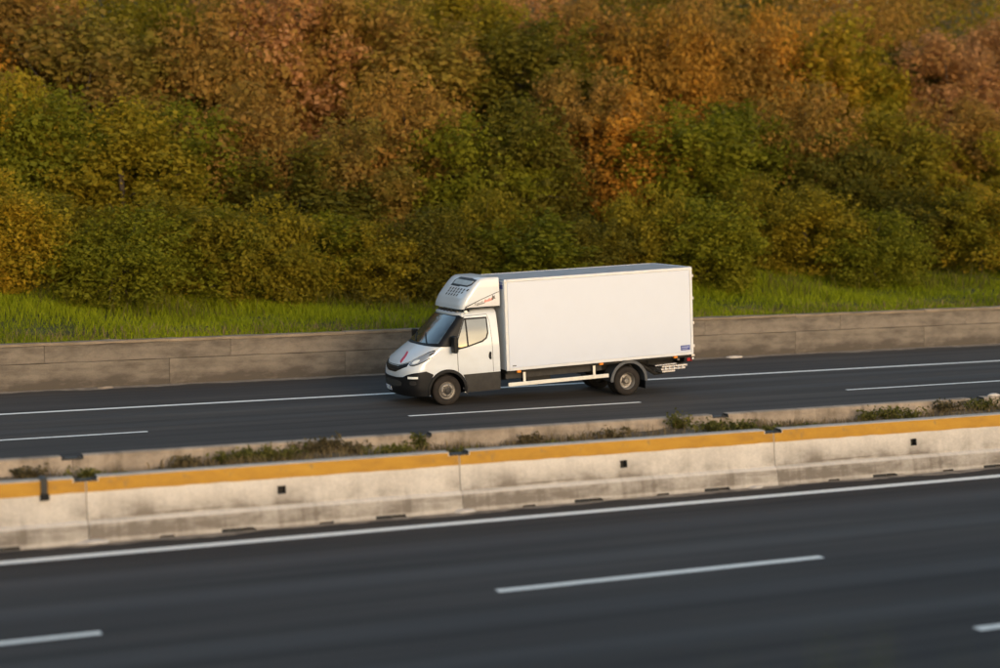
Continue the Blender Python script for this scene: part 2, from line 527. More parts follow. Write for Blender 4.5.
def face_y(z): return float(np.interp(z, [0.345, 0.98], [-0.205, -0.118]))
bm = bmesh.new()
n = 24
for x0, x1 in ((0.197, SEG - 0.197),):
    rows = []
    for i in range(n + 1):
        x = x0 + (x1 - x0) * i / n
        zb = 0.775 + RNG.uniform(-0.008, 0.008)
        rows.append([bm.verts.new(q) for q in ((x, face_y(zb) + 0.02, zb), (x, face_y(zb) - 0.006, zb), (x, face_y(0.988) - 0.006, 0.988), (x, face_y(0.988) + 0.02, 0.988))])
    for a, b in zip(rows, rows[1:]):
        for k in range(4): bm.faces.new((a[k], b[k], b[(k + 1) % 4], a[(k + 1) % 4]))
    bm.faces.new(rows[0]); bm.faces.new(rows[-1])
for x0, x1 in ((0.012, 0.196), (SEG - 0.196, SEG - 0.012)):
    rows = []
    for x in (x0, x1):
        rows.append([bm.verts.new(q) for q in ((x, face_y(0.775) + 0.02, 0.775), (x, face_y(0.775) - 0.006, 0.775), (x, face_y(0.933) - 0.006, 0.933), (x, face_y(0.933) + 0.02, 0.933))])
    for k in range(4): bm.faces.new((rows[0][k], rows[1][k], rows[1][(k + 1) % 4], rows[0][(k + 1) % 4]))
    bm.faces.new(rows[0]); bm.faces.new(rows[1])
band_o = bm_obj('yellow_band', bm, M['yellow'])
BAND = band_o.data
bpy.data.objects.remove(band_o)
bm = bmesh.new()
rbox(bm, -0.19, 0.19, -0.075, 0.075, 0.935, 0.955, 0.006)
for dx in (-0.12, 0.12):
    lathe = bmesh.ops.create_cone(bm, cap_ends=True, segments=6, radius1=0.022, radius2=0.022, depth=0.03, matrix=Matrix.Translation((dx, 0, 0.965)))
plate_o = bm_obj('joint_plate', bm, M['steel_dark'])
PLATE = plate_o.data
bpy.data.objects.remove(plate_o)

NEAR_Y, FAR_Y = 26.38, 28.50
ORD = ['first', 'second', 'third', 'fourth', 'fifth', 'sixth', 'seventh', 'eighth', 'ninth', 'tenth', 'eleventh', 'twelfth', 'thirteenth', 'fourteenth', 'fifteenth', 'sixteenth', 'seventeenth', 'eighteenth', 'nineteenth', 'twentieth']
START = 4.43
where = {-2: 'just beyond the left edge of the picture', -1: 'at the left edge, ending at the first joint', 0: 'between first and second joints, below the truck cab',
         1: 'between second and third joints, below the truck box', 2: 'running out at the right edge of the picture', 3: 'just beyond the right edge of the picture'}
for k in range(-2, 4):
    r = empty('concrete_barrier', (START + SEG * k, NEAR_Y, 0))
    tag(r, 'pale yellow-banded barrier block ' + where[k], 'barrier', 'near row of concrete barrier blocks')
    b = link(bpy.data.objects.new('barrier_body', BODY_NEAR), r)
    link(bpy.data.objects.new('yellow_band', BAND), r)
    p = link(bpy.data.objects.new('joint_plate', PLATE), r); p.location = (SEG, 0, 0)
fwhere = {-2: 'just beyond the left edge', -1: 'at the left edge of the picture', 0: 'below the truck cab', 1: 'below the rear of the truck', 2: 'right of the truck, third from the right', 3: 'reaching the right edge', 4: 'just beyond the right edge'}
for k in range(-2, 5):
    r = empty('concrete_barrier', (START + 0.15 + SEG * k + SEG, FAR_Y, 0.0), math.pi)
    tag(r, 'brown stained concrete barrier block behind the weeds, ' + fwhere[k], 'barrier', 'far row of concrete barrier blocks')
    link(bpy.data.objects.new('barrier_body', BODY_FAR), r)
    p = link(bpy.data.objects.new('joint_plate', PLATE), r)
fk = [-2, -1, 0, 1, 2, 3, 4]

# bigger runs beyond the picture on both sides
for nm, x0, x1, yc, m, lab in (('concrete_barrier', -140, START - 2 * SEG, NEAR_Y, M['concrete'], 'long run of near barrier continuing beyond the left edge'),
                               ('concrete_barrier', START + 4 * SEG, 240, NEAR_Y, M['concrete'], 'long run of near barrier continuing beyond the right edge'),
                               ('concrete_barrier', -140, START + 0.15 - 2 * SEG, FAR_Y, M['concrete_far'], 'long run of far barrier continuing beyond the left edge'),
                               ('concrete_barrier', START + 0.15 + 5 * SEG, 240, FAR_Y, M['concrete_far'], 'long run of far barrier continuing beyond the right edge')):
    bm = bmesh.new()
    extrude_profile(bm, PROF, x0, x1, 2)
    o = bm_obj(nm, bm, m); o.location.y = yc
    tag(o, lab, 'barrier')

# soil between the two rows
def soil_z(x, y): return 0.72 + 0.05 * math.sin(x * 0.9) + 0.03 * math.sin(x * 2.7 + y * 3) + 0.03 * math.sin(x * 7 + y * 5)
sheet('median_soil', list(np.arange(-30, 70, 0.25)), [26.49, 26.7, 26.95, 27.2, 27.45, 27.7, 27.95, 28.2, 28.39], soil_z, M['soil'])

# mortar lumps at the joints and loose stones by the foot of the barrier
def stone(name, loc, sx, sy, sz, mat, label, group=None, seed=0):
    r = np.random.default_rng(seed)
    bm = bmesh.new()
    bmesh.ops.create_icosphere(bm, subdivisions=2, radius=1.0)
    for v in bm.verts:
        q = 1 + r.uniform(-0.18, 0.18)
        v.co = Vector((v.co.x * sx * q, v.co.y * sy * q, max(-0.35, v.co.z) * sz * q))
    o = bm_obj(name, bm, mat)
    o.location = (loc[0], loc[1], loc[2] + 0.3 * sz)
    return tag(o, label, 'rubble', group)
stone('mortar_lump', (START + 0.05, NEAR_Y - 0.36, 0), 0.24, 0.07, 0.055, M['rubble'], 'pale mortar lump at barrier foot below the first joint', seed=1)
stone('mortar_lump', (START + SEG, NEAR_Y - 0.36, 0), 0.20, 0.06, 0.045, M['rubble'], 'pale mortar lump at barrier foot below the second joint', seed=2)
stone('mortar_lump', (START + 2 * SEG - 0.5, NEAR_Y - 0.37, 0), 0.15, 0.05, 0.035, M['rubble'], 'small pale mortar lump at barrier foot near the third joint', seed=3)
stone('litter', (on_row(735, 45.2), 45.25, 0), 0.30, 0.09, 0.05, M['rubble'], 'pale scrap of litter at the foot of the far wall, right of the truck', seed=4)
stone('litter', (on_row(683, 45.2), 45.3, 0), 0.2, 0.06, 0.035, M['dust'], 'small brown scrap of litter at wall foot close behind the truck', seed=5)
stone('litter', (on_row(105, 45.3), 45.35, 0), 0.24, 0.07, 0.04, M['dust'], 'brownish scrap at the foot of the far wall, far left', seed=6)
# dark bracket clamped on the barrier at the far left
r = empty('reflector_bracket', (3.80, NEAR_Y, 0))
tag(r, 'dark metal bracket clamped over the yellow band at far left', 'bracket')
bm = bmesh.new(); rbox(bm, -0.05, 0.05, -0.175, -0.155, 0.70, 1.03, 0.004); rbox(bm, -0.05, 0.05, -0.155, 0.12, 1.005, 1.03, 0.004)
bm_obj('strap', bm, M['steel_dark'], r)
bm = bmesh.new(); rbox(bm, -0.07, 0.07, -0.22, -0.176, 0.70, 0.80, 0.01)
bm_obj('lamp_housing', bm, M['plastic'], r)
# pale block lying on the far barrier at the right edge
stone('concrete_chunk', (on_row(998, 28.4), 28.5, 1.0), 0.16, 0.08, 0.05, M['rubble'], 'pale concrete chunk on top of the far barrier at right edge', seed=9)

# ------------------------------------------------------------------ far retaining wall
WY = 45.6
w = empty('retaining_wall', (0, WY, 0))
tag(w, 'long weathered brown concrete retaining wall below the grassy bank', 'wall')
PANEL = 5.0
px_meshes = {0: [], 1: []}
for lift, (z0, z1) in enumerate(((-0.05, 0.70), (0.703, 1.162))):
    for v in range(4):
        bm = bmesh.new()
        rbox(bm, 0.002, PANEL - 0.002, 0.0 if lift == 0 else 0.012, 0.30, z0, z1, 0.010, 1)
        bmesh.ops.subdivide_edges(bm, edges=[e for e in bm.edges if abs(e.verts[0].co.x - e.verts[1].co.x) > 1], cuts=9)
        for q in bm.verts:
            if q.co.y < 0.05: q.co.y += RNG.normal(0, 0.004)
            if lift == 0 and q.co.z > 0.5: q.co.z += RNG.normal(0, 0.005) - 0.007
        o = bm_obj('wall_panel', bm, M['wall']); px_meshes[lift].append(o.data); bpy.data.objects.remove(o)
cop_meshes = []
for v in range(3):
    bm = bmesh.new()
    rbox(bm, 0.004, PANEL - 0.004, -0.006, 0.34, 1.165, 1.24, 0.010, 1)
    bmesh.ops.subdivide_edges(bm, edges=[e for e in bm.edges if abs(e.verts[0].co.x - e.verts[1].co.x) > 1], cuts=12)
    for q in bm.verts:
        q.co.z += RNG.normal(0, 0.006); q.co.y += RNG.normal(0, 0.004)
    o = bm_obj('coping', bm, M['coping']); cop_meshes.append(o.data); bpy.data.objects.remove(o)
for i in range(-6, 20):
    for lift in (0, 1):
        o = link(bpy.data.objects.new('wall_panel', px_meshes[lift][i % 4]), w); o.location = (i * PANEL + 1.7 * lift, random.uniform(-0.006, 0.006), 0)
    o = link(bpy.data.objects.new('coping', cop_meshes[i % 3]), w); o.location = (i * PANEL, random.uniform(-0.006, 0.006), random.uniform(-0.008, 0.008))
bm = bmesh.new(); rbox(bm, -200, -30.02, 0, 0.3, -0.05, 1.24); rbox(bm, 100.02, 300, 0, 0.3, -0.05, 1.24)
bm_obj('wall_run', bm, M['wall'], w)

# ------------------------------------------------------------------ vegetation
def leaves_mesh(name, P, N, L, W, mat, rnd, extra=None):
    """diamond leaves: centres P, normals N, length L, width W -> one mesh"""
    n = len(P)
    N = N / np.linalg.norm(N, axis=1, keepdims=True)
    A = RNG.normal(size=(n, 3)); A -= N * np.sum(A * N, axis=1, keepdims=True)
    A /= np.linalg.norm(A, axis=1, keepdims=True)
    B = np.cross(N, A)
    L = L[:, None]; W = W[:, None]
    V = np.stack([P - A * L / 2, P + B * W / 2 + N * L * 0.08, P + A * L / 2, P - B * W / 2 + N * L * 0.08], 1).reshape(-1, 3)
    me = bpy.data.meshes.new(name)
    me.vertices.add(4 * n); me.vertices.foreach_set('co', V.ravel().astype(np.float32))
    me.loops.add(4 * n); me.loops.foreach_set('vertex_index', np.arange(4 * n, dtype=np.int32))
    me.polygons.add(n); me.polygons.foreach_set('loop_start', np.arange(0, 4 * n, 4, dtype=np.int32))
    at = me.attributes.new('rnd', 'FLOAT', 'POINT')
    at.data.foreach_set('value', np.repeat(rnd, 4).astype(np.float32))
    for m in (mat if isinstance(mat, (list, tuple)) else [mat]): me.materials.append(m)
    if extra is not None: me.polygons.foreach_set('material_index', extra.astype(np.int32))
    me.update(); me.validate()
    return me


def crown_points(seed, n, rx, h, lean=0.0):
    """leaf positions of one crown: uneven clumps hung on limbs, gaps between"""
    r = np.random.default_rng(seed)
    k = 64
    C = []
    while len(C) < k:
        p = r.uniform(-1, 1, 3)
        q = np.hypot(p[0], p[1])
        prof = np.interp(p[2], [-1, -0.6, 0.0, 0.55, 1.0], [0.62, 0.95, 1.0, 0.72, 0.18])
        if 0.25 * prof < q < prof or (q < prof and p[2] > 0.5): C.append(p)
    C = np.array(C)
    R = r.uniform(0.13, 0.32, k)
    wgt = R ** 2 / np.sum(R ** 2)
    ci = r.choice(k, n, p=wgt)
    d = r.normal(size=(n, 3)); d /= np.linalg.norm(d, axis=1, keepdims=True)
    rad = R[ci] * (0.35 + 0.75 * r.random(n) ** 0.5)
    P = C[ci] + d * rad[:, None] + r.normal(0, 0.045, (n, 3))
    loose = r.random(n) < 0.12
    P[loose] += r.normal(0, 0.14, (int(loose.sum()), 3))
    ns = int(n * 0.22)      # sprays: leaves strung along twigs that leave the crown
    nb = 46
    e = r.normal(size=(nb, 3)); e[:, 2] = np.abs(e[:, 2]) * 0.9 - 0.25
    e /= np.linalg.norm(e, axis=1, keepdims=True)
    bi = r.integers(0, nb, ns); u = 0.45 + 0.75 * r.random(ns) ** 0.8
    P[:ns] = e[bi] * u[:, None] + np.array([0, 0, -0.1]) + r.normal(0, 0.035, (ns, 3)) * (0.6 + u[:, None])
    P = P * np.array([rx, rx, h / 2]) + np.array([0, 0, h / 2])
    P[:, 2] = np.abs(P[:, 2]) + 0.03
    P[:, 0] += lean * P[:, 2]
    tone = r.random(k)[ci] * 0.55 + r.random(n) * 0.45
    N = d + np.array([0, 0, 0.35]) + r.normal(size=(n, 3)) * 0.5
    return P, N, tone, C * np.array([rx, rx, h / 2]) + np.array([0, 0, h / 2])


def trunk_mesh(name, limbs, h, r0, seed):
    rr = random.Random(seed)
    bm = bmesh.new()
    top = Vector((rr.uniform(-.2, .2), rr.uniform(-.2, .2), h * 0.62))
    tube(bm, [(0, 0, -0.3), (0.03, 0.02, h * 0.2), (top.x * 0.5, top.y * 0.5, h * 0.4), top], [r0, r0 * 0.85, r0 * 0.6, r0 * 0.3], 7)
    for c_ in limbs:
        s = rr.uniform(0.12, 0.45)
        base = Vector((top.x * s, top.y * s, h * s * 0.9))
        e = Vector(c_)
        mid = (base + e) / 2 + Vector((0, 0, 0.15))
        tube(bm, [base, mid, e], [r0 * 0.45, r0 * 0.28, r0 * 0.10], 5)
    me = bm_obj(name, bm, M['bark'], smooth=True)
    d = me.data
    bpy.data.objects.remove(me)
    return d


PROTO = []
for i in range(7):
    rx = [1.9, 1.7, 2.1, 1.5, 1.8, 2.0, 1.6][i]; h = [4.2, 4.8, 3.8, 5.0, 4.4, 4.0, 4.6][i]
    P, N, tone, C = crown_points(100 + i, 22000, rx, h, [-0.06, 0.04, -0.1, 0.0, -0.05, 0.08, -0.08][i])
    r = np.random.default_rng(i)
    L = 0.065 + 0.15 * r.random(len(P)) ** 1.8; W = L * r.uniform(0.4, 0.85, len(P))
    PROTO.append((leaves_mesh('crown', P, N, L, W, LEAF['olive'], tone), trunk_mesh('trunk', C[::7], h, 0.09, i), rx, h, (P, N, tone)))

COLNAME = {'rust': 'rust brown', 'orange': 'orange', 'pink': 'pinkish orange', 'brown': 'dull brown', 'ochre': 'ochre yellow', 'olive': 'olive', 'green': 'green', 'dark': 'dark green'}
def tree(kind, px, Y, hgt, wid, name, row, nth, proto):
    X = on_row(px, Y)
    r = empty(name, (X, Y, bank_z(X, Y) - 0.1), random.uniform(0, 6.28))
    tag(r, f"{COLNAME[kind]} {name.replace('_', ' ')}, {nth} from the left in the {row} row on the bank", 'tree' if 'tree' in name else 'bush', f'{row} row of trees and bushes on the bank')
    cm, tm, rx, h, _ = PROTO[proto]
    s = Vector((wid / (2 * rx), wid / (2 * rx), hgt / h))
    for nm, me in (('trunk', tm), ('crown', cm)):
        o = link(bpy.data.objects.new(nm, me), r)
        o.scale = s
        if nm == 'crown':
            o.material_slots[0].link = 'OBJECT'
            o.material_slots[0].material = LEAF[kind]

rowA = [('ochre', 12, 3.3), ('olive', 62, 2.6), ('green', 118, 2.5), ('olive', 172, 3.0), ('green', 225, 2.7), ('olive', 275, 3.2), ('green', 330, 2.9), ('olive', 378, 2.6), ('dark', 425, 2.9),
        ('olive', 478, 3.4), ('green', 528, 3.3), ('dark', 585, 2.8), ('olive', 640, 3.4), ('green', 700, 2.9), ('olive', 752, 3.2), ('olive', 806, 3.0), ('green', 862, 2.7), ('dark', 918, 3.3), ('ochre', 978, 3.2)]
rowB = [('ochre', 5, 4.6), ('green', 65, 4.6), ('olive', 128, 4.4), ('green', 180, 4.2), ('rust', 240, 4.8), ('dark', 298, 4.0), ('brown', 352, 4.8), ('rust', 415, 5.0), ('green', 465, 4.2), ('dark', 515, 4.6),
        ('rust', 580, 5.4), ('orange', 632, 4.6), ('green', 682, 4.4), ('green', 735, 4.2), ('rust', 785, 4.8), ('dark', 838, 4.2), ('olive', 892, 4.6), ('rust', 948, 4.8), ('ochre', 998, 4.2)]
rowC = [('rust', 15, 6.0), ('brown', 85, 5.8), ('olive', 160, 5.4), ('rust', 225, 6.2), ('pink', 285, 6.2), ('rust', 345, 6.0), ('brown', 410, 6.0), ('olive', 470, 5.6), ('dark', 525, 5.6),
        ('rust', 585, 6.4), ('orange', 645, 6.2), ('rust', 705, 6.4), ('orange', 765, 6.6), ('ochre', 835, 6.6), ('dark', 895, 3.6), ('pink', 945, 5.6), ('pink', 1000, 5.8)]
for i, (k, px, h) in enumerate(rowA):
    tree(k, px, 51.3 + 1.0 * math.sin(i * 2.3), h * random.uniform(0.92, 1.08), random.uniform(3.3, 4.3), 'leafy_bush', 'front', ORD[i], i % 7)
for i, (k, px, h) in enumerate(rowB):
    tree(k, px, 57.5 + 1.6 * math.sin(i * 1.9 + 1), h * random.uniform(0.95, 1.08), random.uniform(4.4, 5.4), 'bushy_tree', 'middle', ORD[i], (i * 3 + 2) % 7)
for i, (k, px, h) in enumerate(rowC):
    tree(k, px, 66.5 + 1.8 * math.sin(i * 2.7 + 2), h * random.uniform(0.95, 1.08), random.uniform(5.4, 6.6), 'crowded_tree', 'upper', ORD[i], (i * 5 + 1) % 7)

# the wood higher on the hill and beyond both edges reads as one mass
kinds = ['rust', 'orange', 'brown', 'olive', 'dark', 'pink', 'ochre', 'green']
PP, NN, TT, LL, MM = [], [], [], [], []
def mass(x, y, wid, hgt, ki, n):
    _, _, rx, h, (P, N, tone) = PROTO[random.randrange(7)]
    idx = RNG.choice(len(P), n, replace=False)
    a = random.uniform(0, 6.28); ca, sa = math.cos(a), math.sin(a)
    q = P[idx] * np.array([wid / (2 * rx), wid / (2 * rx), hgt / h])
    q = np.stack([q[:, 0] * ca - q[:, 1] * sa + x, q[:, 0] * sa + q[:, 1] * ca + y, q[:, 2] + bank_z(x, y) - 0.1], 1)
    nn = N[idx]; nn = np.stack([nn[:, 0] * ca - nn[:, 1] * sa, nn[:, 0] * sa + nn[:, 1] * ca, nn[:, 2]], 1)
    PP.append(q); NN.append(nn); TT.append(tone[idx]); MM.append(np.full(n, ki)); LL.append(0.13 + 0.20 * RNG.random(n) ** 1.5)
for Y, st, h, n in ((75, 4.2, 6.5, 5200), (84, 4.8, 7.5, 4200), (96, 5.5, 8.5, 3600), (110, 6.0, 12.0, 3600)):
    x = on_row(-300, Y)
    while x < on_row(1330, Y):
        mass(x + random.uniform(-1, 1), Y + random.uniform(-2, 2), random.uniform(5.5, 7.0), h * random.uniform(0.85, 1.15), random.choice([0, 0, 1, 2, 2, 3, 5, 4]), n)
        x += st
for Y, h, wd, ks in ((51.5, 3.0, 3.4, [3, 7, 4, 3]), (58, 4.6, 4.2, [0, 3, 2, 7]), (67, 6.0, 5.2, [0, 1, 2, 5])):
    for sgn in (-1, 1):
        for j in range(6):
            x = on_row(-45, Y) - j * wd * 0.75 if sgn < 0 else on_row(1050, Y) + j * wd * 0.75
            mass(x, Y + random.uniform(-1, 1), wd, h * random.uniform(0.9, 1.1), random.choice(ks), 5200)
PP = np.concatenate(PP); NN = np.concatenate(NN); TT = np.concatenate(TT); LL = np.concatenate(LL); MM = np.concatenate(MM)
me = leaves_mesh('woodland', PP, NN, LL, LL * RNG.uniform(0.5, 0.75, len(LL)), [LEAF[k] for k in kinds], TT, MM)
tag(link(bpy.data.objects.new('woodland', me)), 'dense autumn wood rising behind the rows of trees to the top edge', 'woodland', kind='stuff')


def blades(name, X, Y, Z, H, W, lean, mat, parent=None):
    n = len(X)
    a = RNG.uniform(0, 2 * np.pi, n)
    ux, uy = np.cos(a) * W / 2, np.sin(a) * W / 2
    lx = RNG.normal(0, lean, n) * H; ly = RNG.normal(0, lean, n) * H
    V = np.zeros((n, 5, 3))
    V[:, 0] = np.stack([X - ux, Y - uy, Z - 0.03], 1); V[:, 1] = np.stack([X + ux, Y + uy, Z - 0.03], 1)
    V[:, 2] = np.stack([X + ux * .8 + lx * .35, Y + uy * .8 + ly * .35, Z + H * .6], 1); V[:, 3] = np.stack([X - ux * .8 + lx * .35, Y - uy * .8 + ly * .35, Z + H * .6], 1)
    V[:, 4] = np.stack([X + lx, Y + ly, Z + H], 1)
    me = bpy.data.meshes.new(name)
    me.vertices.add(5 * n); me.vertices.foreach_set('co', V.ravel().astype(np.float32))
    idx = (np.arange(n) * 5)[:, None] + np.array([0, 1, 2, 3, 3, 2, 4])[None]
    me.loops.add(7 * n); me.loops.foreach_set('vertex_index', idx.ravel().astype(np.int32))
    me.polygons.add(2 * n)
    ls = np.stack([np.arange(n) * 7, np.arange(n) * 7 + 4], 1).ravel()
    me.polygons.foreach_set('loop_start', ls.astype(np.int32))
    at = me.attributes.new('rnd', 'FLOAT', 'POINT')
    return me, at, n

def add_blades(name, X, Y, Z, H, W, lean, mat, tone):
    me, at, n = blades(name, X, Y, Z, H, W, lean, mat)
    at.data.foreach_set('value', np.repeat(tone, 5).astype(np.float32))
    me.materials.append(mat)
    me.update(); me.validate()
    return link(bpy.data.objects.new(name, me))

n = 190000
gx = RNG.uniform(-6, 66, n); gy = 45.95 + 9.0 * RNG.random(n) ** 1.15
gz = np.array([bank_z(a, b) for a, b in zip(gx, gy)])
big = 0.5 + 0.5 * np.sin(gx * 0.55 + 1.3 * np.sin(gy * 0.9)) * np.sin(gx * 0.23 + gy * 0.7 + 1)
gh = (0.11 + 0.27 * big * np.clip((gy - 46) / 4, 0.25, 1)) * RNG.uniform(0.6, 1.3, n)
tone = np.clip(0.15 + 0.55 * big + RNG.normal(0, 0.18, n), 0, 1)
o = add_blades('verge_grass', gx, gy, gz, gh, RNG.uniform(0.012, 0.032, n), 0.42, M['grass'], tone)
tag(o, 'bright green grass on the bank above the retaining wall', 'grass', kind='stuff')
n = 14000
gx = RNG.uniform(-6, 66, n); gy = RNG.uniform(48.2, 52.5, n)
kp = np.sin(gx * 0.9 + 2 * np.sin(gy)) + RNG.normal(0, 0.6, n) > 0.35
gx, gy = gx[kp], gy[kp]; n = len(gx)
gz = np.array([bank_z(a, b) for a, b in zip(gx, gy)])
o = add_blades('tall_weeds', gx, gy, gz, RNG.uniform(0.25, 0.85, n), RNG.uniform(0.012, 0.035, n), 0.5, M['weed'], RNG.random(n))
tag(o, 'taller weeds where the grass meets the bushes on the bank', 'weeds', kind='stuff')
n = 4000
gx = RNG.uniform(-6, 66, n); gy = RNG.uniform(45.95, 47.2, n)
gz = np.array([bank_z(a, b) for a, b in zip(gx, gy)])
o = add_blades('dry_grass', gx, gy, gz, RNG.uniform(0.12, 0.35, n), RNG.uniform(0.015, 0.03, n), 0.4, M['dry'], RNG.random(n))
tag(o, 'dry straw grass along the top of the retaining wall', 'grass', kind='stuff')
# dry growth on the median soil
n = 42000
gx = RNG.uniform(-8, 46, n); gy = RNG.uniform(26.55, 28.36, n)
keep = np.sin(gx * 1.1) + 0.6 * np.sin(gx * 2.9 + 1) + RNG.normal(0, 0.7, n) > -0.2
gx, gy = gx[keep], gy[keep]; n = len(gx)
gz = np.array([soil_z(a, b) for a, b in zip(gx, gy)])
o = add_blades('median_dry_grass', gx, gy, gz, RNG.uniform(0.04, 0.20, n), RNG.uniform(0.008, 0.02, n), 0.45, M['dry'], RNG.random(n))
tag(o, 'dry straw weeds growing on the soil between the two barrier rows', 'grass', kind='stuff')
# tall grass on the bank right under the camera, just reaching into the bottom of the picture
gx, gy = [], []
for px, cnt in ((790, 3), (815, 3), (864, 6), (990, 4)):
    x = on_row(px, 4.6)
    gx += list(RNG.normal(x, 0.03, cnt)); gy += list(RNG.normal(4.6, 0.15, cnt))
gx, gy = np.array(gx), np.array(gy); n = len(gx)
gz = np.array([lerp(b, NB) for b in gy])
o = add_blades('roadside_tall_grass', gx, gy, gz, RNG.uniform(1.0, 1.28, n), np.full(n, 0.010), 0.05, M['grass'], RNG.uniform(0.5, 1, n))
tag(o, 'out of focus tall grass tips at the bottom edge, right half', 'grass', kind='stuff')

# weeds on the median, one by one
def weed(px, Y, h, wd, mat, label, n, seed):
    r = np.random.default_rng(seed)
    X = on_row(px, Y)
    root = empty('weed_plant', (X, Y, soil_z(X, Y)))
    tag(root, label, 'weed', 'weeds on the median')
    bm = bmesh.new()
    P = []
    for s in range(7):
        a = r.uniform(0, 6.28); q = r.uniform(0.3, 1.0)
        e = Vector((math.cos(a) * wd / 2 * q * 1.6, math.sin(a) * 0.16 * q, h * r.uniform(0.6, 1.0)))
        m_ = Vector((e.x * 0.4, e.y * 0.4, e.z * 0.6))
        tube(bm, [(0, 0, -0.05), m_, e], [0.008, 0.006, 0.003], 4)
        for k in range(n // 7):
            tt = r.random()
            p = (m_ * (2 * tt) if tt < 0.5 else m_.lerp(e, 2 * tt - 1)) + Vector(r.normal(0, 0.05, 3))
            P.append(p[:])
    bm_obj('stem', bm, mat, root)
    P = np.array(P); P[:, 2] = np.abs(P[:, 2])
    L = r.uniform(0.05, 0.11, len(P))
    me = leaves_mesh('leaves', P, r.normal(size=(len(P), 3)) + np.array([0, -0.3, 0.6]), L, L * 0.5, mat, r.random(len(P)))
    link(bpy.data.objects.new('leaves', me), root)

weeds = [(22, 28.2, .22, .4, 'weed_brown', 'small brown weed on the median at the far left edge'), (95, 27.6, .24, .5, 'weed', 'low green weed beside the first barrier joint'),
         (176, 28.1, .20, .5, 'weed_brown', 'thin brownish weed on the median left of the large green weed'), (225, 28.0, .28, .6, 'weed', 'green weed touching the large bushy weed on its left'),
         (250, 28.1, .42, .9, 'weed', 'largest bushy green weed on the median, left of the truck'), (282, 28.0, .28, .5, 'weed', 'low yellowish green weed just right of the largest weed'),
         (318, 28.2, .32, .8, 'weed_brown', 'brown dry bush on the median left below the truck'), (352, 28.2, .26, .5, 'weed_brown', 'dry brown weed halfway between large weed and truck front'),
         (385, 27.7, .22, .7, 'weed', 'low green weed below the truck front bumper'), (424, 28.3, .40, .4, 'weed', 'tall thin green weed rising over the barrier below the front wheel'),
         (452, 27.4, .25, .5, 'weed', 'green weed beside the second barrier joint'), (525, 28.3, .30, .5, 'weed_brown', 'brown weed on the median below the middle of the box'),
         (560, 27.4, .20, .5, 'weed', 'low green weed on the median below the side guard'), (612, 28.1, .24, .5, 'weed_brown', 'brown weed on the median below the rear wheel'),
         (680, 28.2, .40, .4, 'weed', 'green weed poking above the far barrier behind the truck tail'), (715, 27.6, .26, .8, 'weed', 'wide green weed on the median behind the truck tail'),
         (745, 27.3, .27, .9, 'weed', 'wide green weed just left of the third barrier joint'), (772, 27.0, .28, .5, 'weed', 'dark green weed hanging at the third barrier joint'),
         (806, 27.4, .20, .6, 'weed', 'low yellowish green weed right of the third barrier joint'), (872, 28.1, .28, .5, 'weed', 'first green weed in the right hand cluster on the median'),
         (892, 28.1, .30, .5, 'weed', 'second green weed in the right hand cluster on the median'), (912, 28.0, .26, .5, 'weed', 'third green weed in the right hand cluster above the square pocket'),
         (950, 28.2, .26, .5, 'weed_brown', 'brown weed on the median near the right edge'), (985, 28.1, .30, .5, 'weed', 'green weed by the pale chunk at the right edge')]
for i, (px, Y, h, wd, m_, lab) in enumerate(weeds):
    weed(px, Y, h * 0.66, wd * 1.25, M[m_], lab, 330 if wd < 0.7 else 640, 40 + i)

# ------------------------------------------------------------------ the truck
TX, TY = 15.306, 39.52
truck = empty('box_truck', (TX, TY, 0))
tag(truck, 'white refrigerated box truck driving left on the far carriageway', 'truck')
RAKE = math.radians(2.2)          # the body sits higher at the rear
cR, sR = math.cos(RAKE), math.sin(RAKE)
RAKE_M = Matrix(((cR, 0, -sR, 0.37 * sR), (0, 1, 0, 0), (sR, 0, cR, 0.37 - 0.37 * cR), (0, 0, 0, 1)))

def body(o):
    """a part that sits on the raked body"""
    o.data.transform(RAKE_M)
    return o


